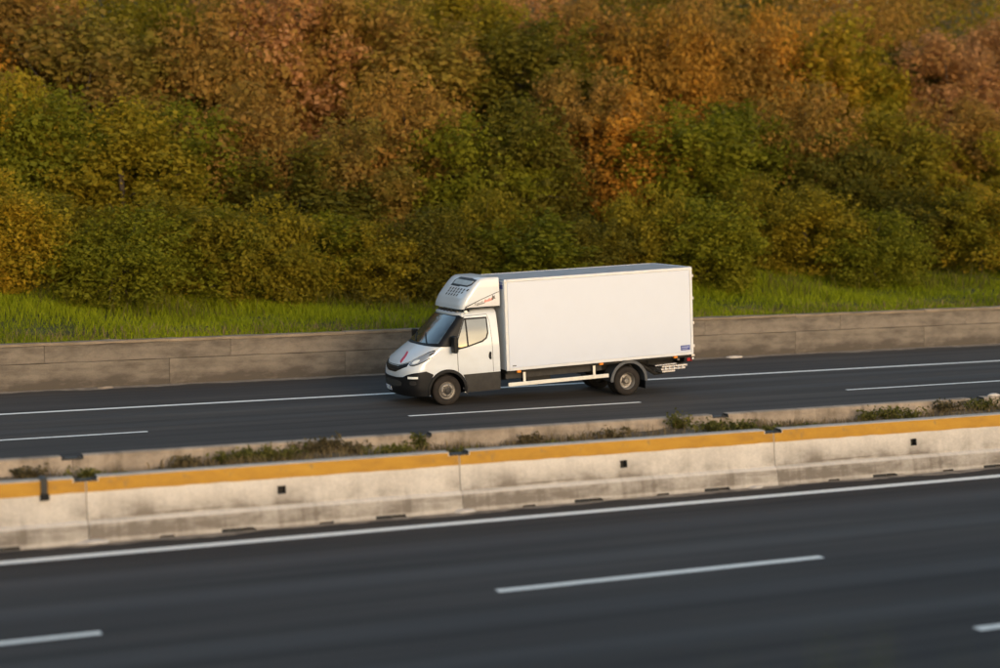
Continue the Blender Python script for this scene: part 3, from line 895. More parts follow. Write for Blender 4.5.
class Shell:
    """body surface: at each height z an outline that bends round the front corners into straight sides"""
    def __init__(self, zt, xf, at, wt, p, back):
        zz = np.linspace(zt[0], zt[-1], 400)
        ker = np.exp(-0.5 * (np.arange(-12, 13) / 5.0) ** 2); ker /= ker.sum()
        def sm(tab):
            v = np.interp(zz, zt, tab)
            vp = np.concatenate([np.full(12, v[0]) - (np.arange(12, 0, -1)) * (v[1] - v[0]), v, np.full(12, v[-1]) + np.arange(1, 13) * (v[-1] - v[-2])])
            return np.convolve(vp, ker, 'valid')
        self.zz, self.xf, self.A, self.W, self.p, self.back = zz, sm(xf), sm(at), sm(wt), p, back
        self.z0, self.z1 = zt[0], zt[-1]
        th = np.linspace(0, np.pi / 2, 160)
        self.cx, self.cy = 1 - np.cos(th) ** (2 / p), np.sin(th) ** (2 / p)
        self.cx[-1] = 1.0
    def tab(self, z):
        return tuple(float(np.interp(z, self.zz, t)) for t in (self.xf, self.A, self.W))
    def outline(self, z):
        xf, A, W = self.tab(z)
        x, y = xf + A * self.cx, W * self.cy
        a = np.concatenate([[0], np.cumsum(np.hypot(np.diff(x), np.diff(y)))])
        return a, x, y, W
    def at(self, a, z):
        z = min(max(z, self.z0), self.z1)
        s = -1 if a < 0 else 1
        aa, x, y, W = self.outline(z)
        if abs(a) <= aa[-1]:
            return Vector((float(np.interp(abs(a), aa, x)), s * float(np.interp(abs(a), aa, y)), z))
        return Vector((float(x[-1] + abs(a) - aa[-1]), s * W, z))
    def nor(self, a, z):
        e = 0.004
        zz0, zz1 = max(self.z0, z - e), min(self.z1, z + e)
        da = self.at(a + e, z) - self.at(a - e, z)
        dz = self.at(a, zz1) - self.at(a, zz0)
        n = da.cross(dz)
        n.normalize()
        c_ = self.at(a, z)
        if n.dot(Vector((c_.x - 0.9, c_.y, 0.15))) < 0: n = -n
        return n
    def ay(self, y, z):
        aa, x, yy, W = self.outline(z)
        return math.copysign(float(np.interp(min(abs(y), W), yy, aa)), y)
    def ax(self, x, z, s=-1):
        aa, xx, yy, W = self.outline(z)
        return s * (float(np.interp(x, xx, aa)) if x <= xx[-1] else float(aa[-1] + x - xx[-1]))
    def solid(self, nz=46, nf=22, ns=16, top_in=0.0):
        bm = bmesh.new()
        rings = []
        for z in np.linspace(self.z0, self.z1, nz):
            xf, A, W = self.tab(z)
            aa, x, y, _ = self.outline(z)
            q = np.interp(np.linspace(0, aa[-1], nf), aa, np.arange(len(aa)))
            fx = np.interp(q, np.arange(len(x)), x); fy = np.interp(q, np.arange(len(y)), y)
            left = [(a, -b, z) for a, b in zip(fx, fy)][1:] + [(x[-1] + (self.back - x[-1]) * k / ns, -W, z) for k in range(1, ns + 1)]
            right = [(a, b, z) for a, b in zip(fx, fy)][1:] + [(x[-1] + (self.back - x[-1]) * k / ns, W, z) for k in range(1, ns + 1)]
            ring = [(fx[0], 0, z)] + left + [(self.back, 0, z)] + right[::-1]
            rings.append([bm.verts.new(p) for p in ring])
        m = len(rings[0])
        for a, b in zip(rings, rings[1:]):
            for k in range(m): bm.faces.new((a[k], a[(k + 1) % m], b[(k + 1) % m], b[k]))
        bm.faces.new(rings[0]); bm.faces.new(rings[-1])
        return bm
    def patch(self, name, pts, mat, off, parent, rnd=0, step=0.06, skirt=True, smooth=True, pre=None):
        """a panel following the surface. pts: ('y',y,z) on the front, ('x',x,z[,side]) on the flanks"""
        poly = []
        dense = []
        for i, p in enumerate(pts):      # straight edges stay straight on the body, not along the arc
            q = pts[(i + 1) % len(pts)]
            dense.append(p)
            if p[0] == q[0] and p[0] in 'xy' and rnd == 0:
                n_ = int(math.hypot(q[1] - p[1], q[2] - p[2]) / 0.06)
                for k in range(1, n_ + 1):
                    u = k / (n_ + 1)
                    dense.append((p[0], p[1] + (q[1] - p[1]) * u, p[2] + (q[2] - p[2]) * u) + tuple(p[3:]))
        for p in dense:
            if p[0] == 'y': poly.append((self.ay(p[1], p[2]), p[2]))
            elif p[0] == 'a': poly.append((p[1], p[2]))
            else: poly.append((self.ax(p[1], p[2], p[3] if len(p) > 3 else -1), p[2]))
        for _ in range(rnd):
            q = []
            for i in range(len(poly)):
                a, b = poly[i], poly[(i + 1) % len(poly)]
                q += [(a[0] * .78 + b[0] * .22, a[1] * .78 + b[1] * .22), (a[0] * .22 + b[0] * .78, a[1] * .22 + b[1] * .78)]
            poly = q
        bm = bmesh.new()
        bm.faces.new([bm.verts.new((a, z, 0)) for a, z in poly])
        a0, a1 = min(p[0] for p in poly), max(p[0] for p in poly)
        z0, z1 = min(p[1] for p in poly), max(p[1] for p in poly)
        for lo, hi, nrm, ax in ((a0, a1, (1, 0, 0), 0), (z0, z1, (0, 1, 0), 1)):
            k = math.floor(lo / step) + 1
            while k * step < hi:
                co = Vector((0, 0, 0)); co[ax] = k * step
                bmesh.ops.bisect_plane(bm, geom=bm.verts[:] + bm.edges[:] + bm.faces[:], plane_co=co, plane_no=nrm, dist=1e-6)
                k += 1
        flat = {v: (v.co.x, v.co.y) for v in bm.verts}
        bnd = [e for e in bm.edges if len(e.link_faces) == 1]
        inner = {}
        if skirt:
            for e in bnd:
                for v in e.verts:
                    if v not in inner:
                        inner[v] = bm.verts.new((0, 0, 0))
            for e in bnd:
                bm.faces.new((e.verts[0], e.verts[1], inner[e.verts[1]], inner[e.verts[0]]))
        for v, (a, z) in flat.items():
            p, n = self.at(a, z), self.nor(a, z)
            v.co = p + n * off
            if v in inner: inner[v].co = p - n * 0.012
        o = bm_obj(name, bm, mat, parent)
        # smooth across the panel, crisp at the rim
        for pl in o.data.polygons: pl.use_smooth = smooth
        if smooth and skirt:
            o.data.set_sharp_from_angle(angle=math.radians(40))
        return body(o)


CAB = Shell([.28, .45, .75, .92, 1.02, 1.12, 1.25, 1.36, 1.44, 1.50, 1.80, 2.14, 2.22, 2.28, 2.31],
            [-1.0, -1.07, -1.09, -1.07, -1.03, -.94, -.77, -.60, -.47, -.38, -.06, .30, .41, .60, .85],
            [.44, .48, .50, .50, .50, .48, .46, .42, .40, .38, .32, .24, .24, .26, .30],
            [.97, 1.0, 1.01, 1.01, 1.0, 1.0, .995, .99, .985, .977, .925, .845, .815, .74, .60], 2.6, 1.42)
cab = bm_obj('cab', CAB.solid(), [M['white'], M['plastic']])
cb = bmesh.new()
for s in (-1, 1):
    r_ = bmesh.ops.create_cone(cb, cap_ends=True, segments=48, radius1=0.465, radius2=0.465, depth=0.62, matrix=Matrix.Translation((0, s * 0.93, 0.37)) @ Matrix.Rotation(math.pi / 2, 4, 'X'))
boolean(cab, cb)
cab.parent = truck
for p in cab.data.polygons:
    q = p.center
    p.use_smooth = True
    if math.hypot(q.x, q.z - 0.37) < 0.475 and abs(q.y) < 0.97: p.material_index = 1
    if abs(p.normal.x) > 0.95 and q.x > 1.4: p.use_smooth = False
cab.data.set_sharp_from_angle(angle=math.radians(35))
body(cab)

# front end
def mirror(pts):
    out = []
    for p in pts:
        if p[0] in 'ya': out.append((p[0], -p[1], p[2]))
        else: out.append((p[0], p[1], p[2], 1))
    return out[::-1]
half = [('x', -.47, .283), ('x', -.485, .48), ('x', -.46, .62), ('x', -.36, .80), ('x', -.55, .895), ('y', -.93, .865), ('y', -.76, .81), ('y', -.66, .76), ('y', -.35, .735), ('y', 0, .73)]
CAB.patch('bumper', half + mirror(half[:-1]) + [('y', .8, .285), ('y', 0, .285), ('y', -.8, .285)], M['plastic'], 0.012, cab, step=0.07)
half = [('y', -.44, .915), ('y', -.71, 1.01), ('y', -.71, 1.10), ('y', -.52, 1.045), ('y', -.34, 1.005), ('y', 0, 1.0)]
gr = CAB.patch('grille', half + mirror(half[:-1]) + [('y', .25, .855), ('y', 0, .85), ('y', -.25, .855)], M['plastic'], 0.008, cab)
for z in (0.905, 0.955):
    CAB.patch('grille_slat', [('y', -.40, z + .012), ('y', .40, z + .012), ('y', .40, z), ('y', -.40, z)], M['hub'], 0.018, gr)
half = [('y', -.33, 1.03), ('y', -.52, 1.07), ('y', -.70, 1.13), ('y', -.80, 1.235), ('y', -.90, 1.335), ('x', -.27, 1.40), ('x', -.18, 1.452), ('y', -.80, 1.462), ('y', -.4, 1.468), ('y', 0, 1.47)]
CAB.patch('bonnet_gap', [(p[0], p[1] * 1.0, p[2] + (0.012 if p[2] > 1.45 else -0.012)) for p in (half + mirror(half[:-1]) + [('y', 0, 1.025)])], M['plastic'], 0.002, cab, step=0.05)
CAB.patch('bonnet', half + mirror(half[:-1]) + [('y', 0, 1.025)], M['white'], 0.010, cab, step=0.05)
for s in (-1, 1):
    pts = [('y', -.735, 1.10), ('y', -.80, 1.19), ('y', -.885, 1.275), ('x', -.42, 1.335), ('x', -.21, 1.375), ('x', -.24, 1.33), ('x', -.43, 1.205), ('y', -.955, 1.10), ('y', -.875, 1.045), ('y', -.78, 1.05)]
    bz = [(p[0], p[1] * (1.0 if p[0] == 'x' else 1.012), p[2] + (0.018 if i in (1, 2, 3, 4) else -0.018)) for i, p in enumerate(pts)]
    CAB.patch('headlight_bezel', bz if s < 0 else mirror(bz), M['plastic'], 0.0115, cab, rnd=1, step=0.05)
    hl = CAB.patch('headlight', pts if s < 0 else mirror(pts), M['lamp'], 0.014, cab, rnd=1, step=0.05)
    pts = [('y', -.80, 1.085), ('y', -.83, 1.16), ('y', -.92, 1.175), ('y', -.92, 1.10), ('y', -.86, 1.07)]
    CAB.patch('reflector', pts if s < 0 else mirror(pts), M['clear'], 0.018, hl, rnd=1, step=0.05)
    pts = [('x', -.47, 1.25), ('x', -.40, 1.31), ('x', -.26, 1.355), ('x', -.33, 1.29)]
    CAB.patch('indicator', pts if s < 0 else mirror(pts), M['amber'] if False else M['hub'], 0.018, hl, rnd=1, step=0.05)
    pts = [('y', -.81, .775), ('y', -.985, .775), ('y', -.985, .725), ('y', -.81, .725)]
    CAB.patch('running_light', pts if s < 0 else mirror(pts), M['clear'], 0.022, cab, step=0.05)
    p_ = [('y', -.84, .67), ('y', -.96, .67), ('y', -.96, .57), ('y', -.84, .57)]
    CAB.patch('fog_lamp', p_ if s < 0 else mirror(p_), M['hub'], 0.020, cab, rnd=2, step=0.05)
    # inner lower intake
CAB.patch('lower_intake', [('y', -.60, .66), ('y', .60, .66), ('y', .52, .50), ('y', -.52, .50)], M['joint'], 0.016, cab, rnd=1)
pl = CAB.patch('number_plate', [('y', .10, .475), ('y', .52, .475), ('y', .52, .365), ('y', .10, .365)], M['plate'], 0.030, cab)
CAB.patch('plate_blue_end', [('y', .10, .475), ('y', .145, .475), ('y', .145, .365), ('y', .10, .365)], M['blue'], 0.033, pl)
CAB.patch('plate_blue_end', [('y', .475, .475), ('y', .52, .475), ('y', .52, .365), ('y', .475, .365)], M['blue'], 0.033, pl)
CAB.patch('red_mark', [('y', -.42, 1.06), ('y', -.30, 1.09), ('y', -.24, 1.17), ('y', -.19, 1.24), ('y', -.06, 1.315), ('y', -.21, 1.30), ('y', -.32, 1.24), ('y', -.39, 1.16)], M['red'], 0.014, cab, rnd=1, step=0.04)

# windscreen, wipers
half = [('x', .17, 1.44), ('x', .245, 1.50), ('x', .545, 2.13), ('y', -.70, 2.195), ('y', -.3, 2.20), ('y', 0, 2.20)]
CAB.patch('windscreen_frame', half + mirror(half[:-1]) + [('y', .6, 1.478), ('y', 0, 1.482), ('y', -.6, 1.478)], M['plastic'], 0.006, cab, step=0.05)
half = [('y', -.905, 1.53), ('y', -.845, 1.80), ('y', -.775, 2.10), ('y', -.73, 2.145), ('y', -.3, 2.155), ('y', 0, 2.155)]
ws = CAB.patch('windscreen', half + mirror(half[:-1]) + [('y', .5, 1.52), ('y', 0, 1.515), ('y', -.5, 1.52)], M['glass'], 0.011, cab, step=0.05)
for y0, y1, zt_ in ((-.55, -.05, 1.72), (.12, .62, 1.70)):
    bm = bmesh.new()
    pts = []
    for k in range(7):
        u = k / 6
        a, z = CAB.ay(y0 + (y1 - y0) * u, 1.52 + (zt_ - 1.52) * u), 1.52 + (zt_ - 1.52) * u
        pts.append(CAB.at(a, z) + CAB.nor(a, z) * 0.03)
    tube(bm, pts, 0.010, 5)
    body(bm_obj('wiper', bm, M['plastic'], cab))

# doors
for s in (-1, 1):
    fl = (lambda p: p) if s < 0 else mirror
    dp = [('x', .30, .745), ('x', .30, 1.33), ('x', .24, 1.45), ('x', .565, 2.145), ('x', 1.16, 2.165), ('x', 1.205, 2.0), ('x', 1.225, 1.5), ('x', 1.225, .745)]
    gp = [('x', .288, .745), ('x', .288, 1.335), ('x', .226, 1.45), ('x', .555, 2.157), ('x', 1.17, 2.177), ('x', 1.217, 2.0), ('x', 1.238, 1.5), ('x', 1.238, .745)]
    CAB.patch('door_gap', fl(gp), M['hub'], 0.003, cab, step=0.08)
    d = CAB.patch('door', fl(dp), M['white'], 0.008, cab, step=0.08)
    wf = [('x', .265, 1.345), ('x', .60, 1.405), ('x', .98, 1.50), ('x', 1.10, 1.575), ('x', 1.155, 1.70), ('x', 1.16, 2.105), ('x', .55, 2.11), ('x', .245, 1.455)]
    CAB.patch('window_frame', fl(wf), M['plastic'], 0.012, d, step=0.08)
    q1 = [('x', .335, 1.40), ('x', .555, 1.435), ('x', .555, 2.06), ('x', .545, 2.06), ('x', .285, 1.475)]
    CAB.patch('quarter_glass', fl(q1), M['glass'], 0.016, d, step=0.08)
    q2 = [('x', .60, 1.445), ('x', .96, 1.535), ('x', 1.07, 1.605), ('x', 1.118, 1.72), ('x', 1.122, 2.065), ('x', .60, 2.065)]
    CAB.patch('window_glass', fl(q2), M['glass'], 0.016, d, step=0.08)
    hn = [('x', 1.135, 1.055), ('x', 1.205, 1.055), ('x', 1.205, 1.245), ('x', 1.135, 1.245)]
    h_ = CAB.patch('door_handle', fl(hn), M['plastic'], 0.016, d, rnd=1, step=0.06)
    cl = [('x', .50, .31), ('x', .50, .60), ('x', .43, .735), ('x', .28, .742), ('x', 1.415, .742), ('x', 1.415, .31)]
    cl = [('x', .49, .283), ('x', .50, .56), ('x', .42, .735), ('x', 1.415, .735), ('x', 1.415, .283)]
    CAB.patch('sill_cladding', fl(cl), M['greyplastic'], 0.012, cab, step=0.08)
    # wheel arch lip
    bm = bmesh.new()
    rows = []
    for k in range(33):
        th = math.radians(-8 + 196 * k / 32)
        row = []
        for rad, dy in ((0.455, -0.06), (0.455, 0.022), (0.515, 0.022), (0.53, 0.008), (0.53, -0.06)):
            x, z = rad * math.cos(th), 0.37 + rad * math.sin(th)
            xx = max(x, -0.5)
            W = abs(CAB.at(CAB.ax(xx, max(z, .29)), max(z, .29)).y)
            row.append(bm.verts.new((x, s * (W + dy), z)))
        rows.append(row)
    for a, b in zip(rows, rows[1:]):
        for k in range(5): bm.faces.new((a[k], b[k], b[(k + 1) % 5], a[(k + 1) % 5]))
    bm.faces.new(rows[0]); bm.faces.new(rows[-1])
    body(bm_obj('wheel_arch', bm, M['plastic'], cab, smooth=False))
    # mirror
    bm = bmesh.new()
    mx, my = (.16, 1.16) if s < 0 else (.03, 1.24)
    rbox(bm, mx - .06, mx + .06, s * my - .11, s * my + .11, 1.30, 1.72, 0.035, 3)
    mh = body(bm_obj('side_mirror', bm, M['plastic'], cab, smooth=False))
    bm = bmesh.new()
    rbox(bm, mx + .0605, mx + .066, s * my - .085, s * my + .085, 1.345, 1.675, 0.0)
    body(bm_obj('mirror_glass', bm, M['glass'], mh))
    bm = bmesh.new()
    tube(bm, [(.19, s * .95, 1.42), ((.19 + mx) / 2, s * 1.02, 1.44), (mx, s * (my - .08), 1.45)], 0.03, 6)
    tube(bm, [(.24, s * .93, 1.56), ((.22 + mx) / 2, s * 1.0, 1.58), (mx, s * (my - .08), 1.58)], 0.022, 6)
    body(bm_obj('mirror_arm', bm, M['plastic'], mh))
    # rubber flap behind the front wheel
    bm = bmesh.new()
    tube(bm, [(.44, s * .93, .40), (.49, s * .93, .30), (.55, s * .93, .22)], [0.014, 0.012, 0.010], 6)
    body(bm_obj('mud_flap', bm, M['fender'], cab))
    # side repeater
# roof marker light bar
bm = bmesh.new()
rows = []
for k in range(21):
    y = -0.80 + 1.6 * k / 20
    a = CAB.ay(y, 2.19)
    p, n_ = CAB.at(a, 2.19), CAB.nor(a, 2.19)
    q = p + Vector((n_.x * 0.055, n_.y * 0.055, 0))
    rows.append([bm.verts.new(c_) for c_ in (p + Vector((0.03, 0, -0.01)), q + Vector((0, 0, -0.012)), q + Vector((0, 0, 0.03)), p + Vector((0.06, 0, 0.06)))])
for a, b in zip(rows, rows[1:]):
    for k in range(4): bm.faces.new((a[k], b[k], b[(k + 1) % 4], a[(k + 1) % 4]))
bm.faces.new(rows[0]); bm.faces.new(rows[-1])
visor = body(bm_obj('sun_visor', bm, M['white'], cab))
for k, y in enumerate((-.78, -.55, -.33, -.11, .11, .33, .55, .78)):
    a = CAB.ay(y, 2.23)
    p, n_ = CAB.at(a, 2.23), CAB.nor(a, 2.23)
    c_ = p + Vector((n_.x * 0.03, n_.y * 0.03, 0.03))
    bm = bmesh.new()
    rbox(bm, c_.x - .035, c_.x + .05, c_.y - .06, c_.y + .06, c_.z - .035, c_.z + .03, 0.012)
    body(bm_obj('marker_lamp', bm, M['clear'] if k in (0, 7) else M['hub'], visor))

# refrigeration unit above the cab
UNIT = Shell([2.33, 2.42, 2.6, 2.85, 2.98, 3.04, 3.07], [.42, .44, .53, .73, .85, .92, .99], [.18, .18, .18, .18, .18, .18, .18],
             [.91, .93, .93, .92, .91, .90, .87], 4.2, 1.50)
unit = bm_obj('refrigeration_unit', UNIT.solid(26, 22, 10), M['white'], truck, smooth=True)
unit.data.set_sharp_from_angle(angle=math.radians(40))
body(unit)
for s in (-1, 1):
    fl = (lambda p: p) if s < 0 else mirror
    pts = [('x', .60, 2.37), ('x', 1.49, 2.37), ('x', 1.49, 2.70), ('x', 1.40, 2.675), ('x', .97, 2.525)]
    sp = UNIT.patch('side_panel', fl(pts), M['trim'], 0.012, unit, step=0.1)
    pts = [('x', .56, 2.335), ('x', 1.495, 2.335), ('x', 1.495, 2.362), ('x', .56, 2.362)]
    UNIT.patch('under_gap', fl(pts), M['plastic'], 0.010, unit, step=0.1)  # dark strip put in as the shaded gap under the unit
    pts = [('x', .56, 2.385), ('x', .97, 2.545), ('x', 1.40, 2.695), ('x', 1.49, 2.72), ('x', 1.49, 2.705), ('x', 1.40, 2.68), ('x', .97, 2.53), ('x', .59, 2.372)]
    UNIT.patch('panel_seam', fl(pts), M['hub'], 0.004, unit, step=0.1)
    if s < 0:      # illegible sloping logo: grey script, red word, dark emblem
        def stroke(x, z, l, ht, m_, w_=.02):
            sl_ = 0.33
            UNIT.patch('logo_stroke', [('x', x, z), ('x', x + w_, z), ('x', x + w_ + ht * .3, z + ht), ('x', x + ht * .3, z + ht)], m_, 0.016, sp, step=0.1, skirt=False)
        for i, (dx, ht) in enumerate(((0, .09), (.04, .045), (.075, .05), (.11, .04), (.145, .045), (.18, .06), (.215, .045))):
            stroke(.82 + dx, 2.415 + dx * .20, .02, ht, M['ink'], .014)
        UNIT.patch('logo_bar', [('x', .86, 2.405), ('x', 1.09, 2.45), ('x', 1.09, 2.464), ('x', .86, 2.42)], M['ink'], 0.016, sp, step=0.1, skirt=False)
        for i, (dx, ht) in enumerate(((0, .08), (.035, .055), (.07, .06), (.105, .085), (.14, .06), (.175, .075))):
            stroke(1.075 + dx, 2.465 + dx * .22, .02, ht, M['redfaded'], .024)
        UNIT.patch('logo_emblem', [('x', 1.275, 2.53), ('x', 1.30, 2.51), ('x', 1.34, 2.55), ('x', 1.385, 2.545), ('x', 1.36, 2.585), ('x', 1.375, 2.63), ('x', 1.335, 2.61), ('x', 1.30, 2.645), ('x', 1.295, 2.59)], M['ink'], 0.016, sp, step=0.1, skirt=False)
win = UNIT.patch('intake_frame', [('y', .36, 2.865), ('y', -.66, 2.855), ('y', -.80, 2.90), ('y', -.84, 3.025), ('y', -.55, 3.052), ('y', .20, 3.052), ('y', .36, 2.97)], M['hub'], 0.006, unit, step=0.05)
UNIT.patch('intake_mesh', [('y', .28, 2.895), ('y', -.62, 2.885), ('y', -.755, 2.925), ('y', -.78, 2.99), ('y', .22, 3.0), ('y', .28, 2.96)], M['meshgrey'], 0.012, win, step=0.05)
UNIT.patch('intake_lip', [('y', .36, 2.872), ('y', -.20, 2.862), ('y', -.20, 2.845), ('y', .36, 2.852)], M['plastic'], 0.014, win, step=0.05)
for z, n_, y0 in ((2.785, 7, .26), (2.72, 6, .27), (2.65, 5, .28)):
    for i in range(n_):
        y = y0 - 0.175 * i
        UNIT.patch('vent_slot', [('y', y + .046, z - .023), ('y', y + .018, z + .027), ('y', y - .046, z + .027), ('y', y - .018, z - .023)], M['joint'], 0.004, unit, step=0.2, skirt=False)
# small fin-shaped lamp at the near roof corner
bm = bmesh.new()
rbox(bm, .56, .74, -.80, -.70, 2.255, 2.325, 0.02)
body(bm_obj('roof_aerial_base', bm, M['plastic'], cab))

# cargo box
HX0, HX1, HW, HZ0, HZ1 = 1.56, 6.88, 1.08, 0.73, 3.01
bm = bmesh.new()
rbox(bm, HX0 + .01, HX1 - .02, -HW + .012, HW - .012, HZ0 + .04, HZ1 - .03)
cargo = body(bm_obj('cargo_box', bm, M['panel'], truck))
def cpart(name, args, mat, parent, bev=0.006):
    bm = bmesh.new(); rbox(bm, *args, bev)
    return body(bm_obj(name, bm, mat, parent))
for s in (-1, 1):
    a, b = sorted((s * (HW - .0115), s * (HW + .004)))
    cpart('side_panel', (HX0 + .085, HX1 - .075, a, b, HZ0 + .075, HZ1 - .075), M['panel'], cargo, 0.004)
    a, b = sorted((s * (HW - .06), s * (HW + .012)))
    cpart('corner_post', (HX0, HX0 + .08, a, b, HZ0 + .002, HZ1 - .002), M['trim'], cargo, 0.014)
    cpart('corner_post', (HX1 - .07, HX1, a, b, HZ0 + .002, HZ1 - .002), M['trim'], cargo, 0.010)
    a, b = sorted((s * (HW - .05), s * (HW + .016)))
    cpart('bottom_rail', (HX0 + .081, HX1 - .071, a, b, HZ0, HZ0 + .072), M['trim'], cargo, 0.008)
    cpart('top_rail', (HX0 + .081, HX1 - .071, a, b, HZ1 - .072, HZ1), M['trim'], cargo, 0.012)
cpart('roof_panel', (HX0 + .03, HX1 - .03, -HW + .052, HW - .052, HZ1 - .035, HZ1 - .008), M['roofalu'], cargo, 0.004)
cpart('front_panel', (HX0 - .004, HX0 + .02, -HW + .062, HW - .062, HZ0 + .02, HZ1 - .04), M['white'], cargo, 0.004)
cpart('front_sticker', (HX0 - .009, HX0 - .0055, -HW + .07, -HW + .42, 2.77, 2.875), M['blue'], cargo, 0)
cpart('front_sticker', (HX0 - .009, HX0 - .0055, -HW + .07, -HW + .40, 2.90, 2.945), M['bluepale'], cargo, 0)
# rear doors with bars and hinges
for s in (-1, 1):
    a, b = sorted((s * 0.006, s * (HW - .065)))
    dr = cpart('rear_door', (HX1 - .03, HX1 + .012, a, b, HZ0 + .06, HZ1 - .06), M['panel'], cargo)
    for z in (.95, 1.55, 2.2, 2.78):
        a, b = sorted((s * (HW - .16), s * (HW - .002)))
        cpart('hinge', (HX1 + .0125, HX1 + .045, a, b, z - .035, z + .035), M['alu'], dr)
    bm = bmesh.new(); tube(bm, [(HX1 + .035, s * .25, .80), (HX1 + .035, s * .25, 2.95)], 0.016, 8)
    body(bm_obj('lock_rod', bm, M['alu'], dr))
cpart('rear_header', (HX1 - .069, HX1 + .02, -HW + .062, HW - .062, HZ1 - .058, HZ1 + .004), M['trim'], cargo)
cpart('rear_sill', (HX1 - .069, HX1 + .03, -HW - .01, HW + .01, HZ0 - .05, HZ0 - .003), M['alu'], cargo)
# blue sticker with pale print near the rear lower corner, small plate near the front
st_ = cpart('side_sticker', (6.50, 6.775, -HW - .008, -HW - .0045, .855, .985), M['blue'], cargo, 0)
cpart('sticker_print', (6.53, 6.75, -HW - .010, -HW - .0085, .925, .955), M['bluepale'], st_, 0)
cpart('sticker_print', (6.53, 6.70, -HW - .010, -HW - .0085, .885, .905), M['bluepale'], st_, 0)
cpart('maker_plate', (1.72, 1.82, -HW - .008, -HW - .0045, .835, .86), M['fender'], cargo, 0)
for x in (1.60, 6.85):
    for z in (2.93,):
        cpart('corner_rivet', (x - .018, x + .018, -HW - .018, -HW - .0125, z - .018, z + .018), M['alu'], cargo, 0.003)

# chassis
def chp(name, args, mat, bev=0.008, parent=None):
    bm = bmesh.new(); rbox(bm, *args, bev)
    return body(bm_obj(name, bm, mat, parent or truck))
for s in (-1, 1):
    a, b = sorted((s * .36, s * .44))
    fr = chp('chassis_rail', (1.30, 6.75, a, b, .44, .66), M['chassis'])
    a, b = sorted((s * .80, s * .86))
    chp('subframe_plate', (1.62, 4.30, a, b, .50, .73), M['greyplastic'], 0.004)
    for x in (1.7, 2.6, 3.5, 4.2, 5.7, 6.5):
        a, b = sorted((s * .445, s * .79))
        chp('outrigger', (x - .03, x + .03, a, b, .60, .728), M['chassis'], 0)
    # side guard
    a, b = sorted((s * .99, s * 1.03))
    sg = chp('side_guard', (1.62, 4.42, a, b, .325, .425), M['guard'], 0.012)
    for x in (2.08, 4.03):
        a, b = sorted((s * .955, s * .985))
        chp('guard_post', (x - .035, x + .035, a, b, .33, .73), M['guard'], 0.006, sg)
    # marker lamps
    for x in (1.90, 4.20, 6.36):
        a, b = sorted((s * 1.0, s * 1.07))
        chp('side_marker_lamp', (x - .055, x + .055, a, b, .665, .725), M['amber'], 0.012)
chp('fuel_tank', (2.0, 3.1, .50, .92, .28, .66), M['chassis'], 0.06)
chp('battery_box', (2.2, 2.9, -.78, -.46, .34, .62), M['chassis'], 0.03)
chp('box_floor', (HX0 + .05, HX1 - .1, -1.0, 1.0, .66, .728), M['chassis'], 0)
for x in (1.5, 2.8, 4.1, 5.9, 6.6):
    chp('cross_member', (x - .05, x + .05, -.355, .355, .50, .62), M['chassis'], 0)
chp('engine_sump', (-.55, .9, -.40, .40, .20, .34), M['chassis'], 0.05)
# tail lift folded under the rear, under-run bar, lamps
tl = empty('tail_lift_mount'); bpy.data.objects.remove(tl)
bm = bmesh.new()
for z, x0, x1, dy in ((.36, 5.98, 6.70, -.96), (.43, 6.0, 6.76, -.97), (.30, 6.02, 6.40, -.95)):
    rbox(bm, x0, x1, dy, .97, z, z + .05, 0.012)
lift = body(bm_obj('tail_lift_platform', bm, M['alu'], truck))
for x in (6.08, 6.2, 6.33, 6.46, 6.58):
    chp('platform_rib', (x, x + .03, -.985, -.9725, .37, .475), M['trim'], 0.002, lift)
for s in (-1, 1):
    bm = bmesh.new()
    tube(bm, [(5.55, s * .62, .52), (5.95, s * .66, .26), (6.35, s * .68, .30)], 0.05, 8)
    tube(bm, [(5.7, s * .74, .56), (6.2, s * .76, .42)], 0.03, 8)
    body(bm_obj('lift_arm', bm, M['chassis'], lift))
bm = bmesh.new(); tube(bm, [(5.78, -.99, .505), (6.40, -1.0, .520)], 0.018, 8)
body(bm_obj('guard_bar', bm, M['alu'], truck))
for s in (-1, 1):
    a, b = sorted((s * .78, s * 1.04))
    lc = chp('tail_lamp', (6.62, 6.84, a, b, .535, .675), M['plastic'], 0.012)
    chp('red_lens', (6.8405, 6.862, a + .01, b - .01, .545, .665), M['tail'], 0.006, lc)
    a, b = sorted((s * 1.0405, s * 1.055))
    chp('side_reflector', (6.70, 6.80, a, b, .56, .64), M['tail'], 0.004, lc)
    a, b = sorted((s * 1.03, s * 1.07))
    chp('white_lamp', (6.845, 6.895, a, b, .60, .65), M['clear'], 0.010, lc)
chp('rear_bumper_bar', (6.66, 6.74, -.775, .775, .42, .53), M['chassis'], 0.01)

# wheels (they stand on the road, not on the raked body)
R_T, HWB = 0.372, 4.965
def tyre_mesh(bm, cx, y_out, width, s, n=56):
    y_in = y_out - width
    pr = [(0.214, y_in + .01), (0.245, y_in + .002), (0.31, y_in), (0.345, y_in + .012), (0.366, y_in + .035), (R_T, y_in + .06), (R_T, y_out - .06), (0.366, y_out - .035), (0.345, y_out - .012), (0.31, y_out), (0.245, y_out - .002), (0.214, y_out - .01)]
    for i in range(4):      # tread grooves
        pass
    lathe_y(bm, [(r_, s * y) for r_, y in pr], n, cx, 0, R_T, closed=True)

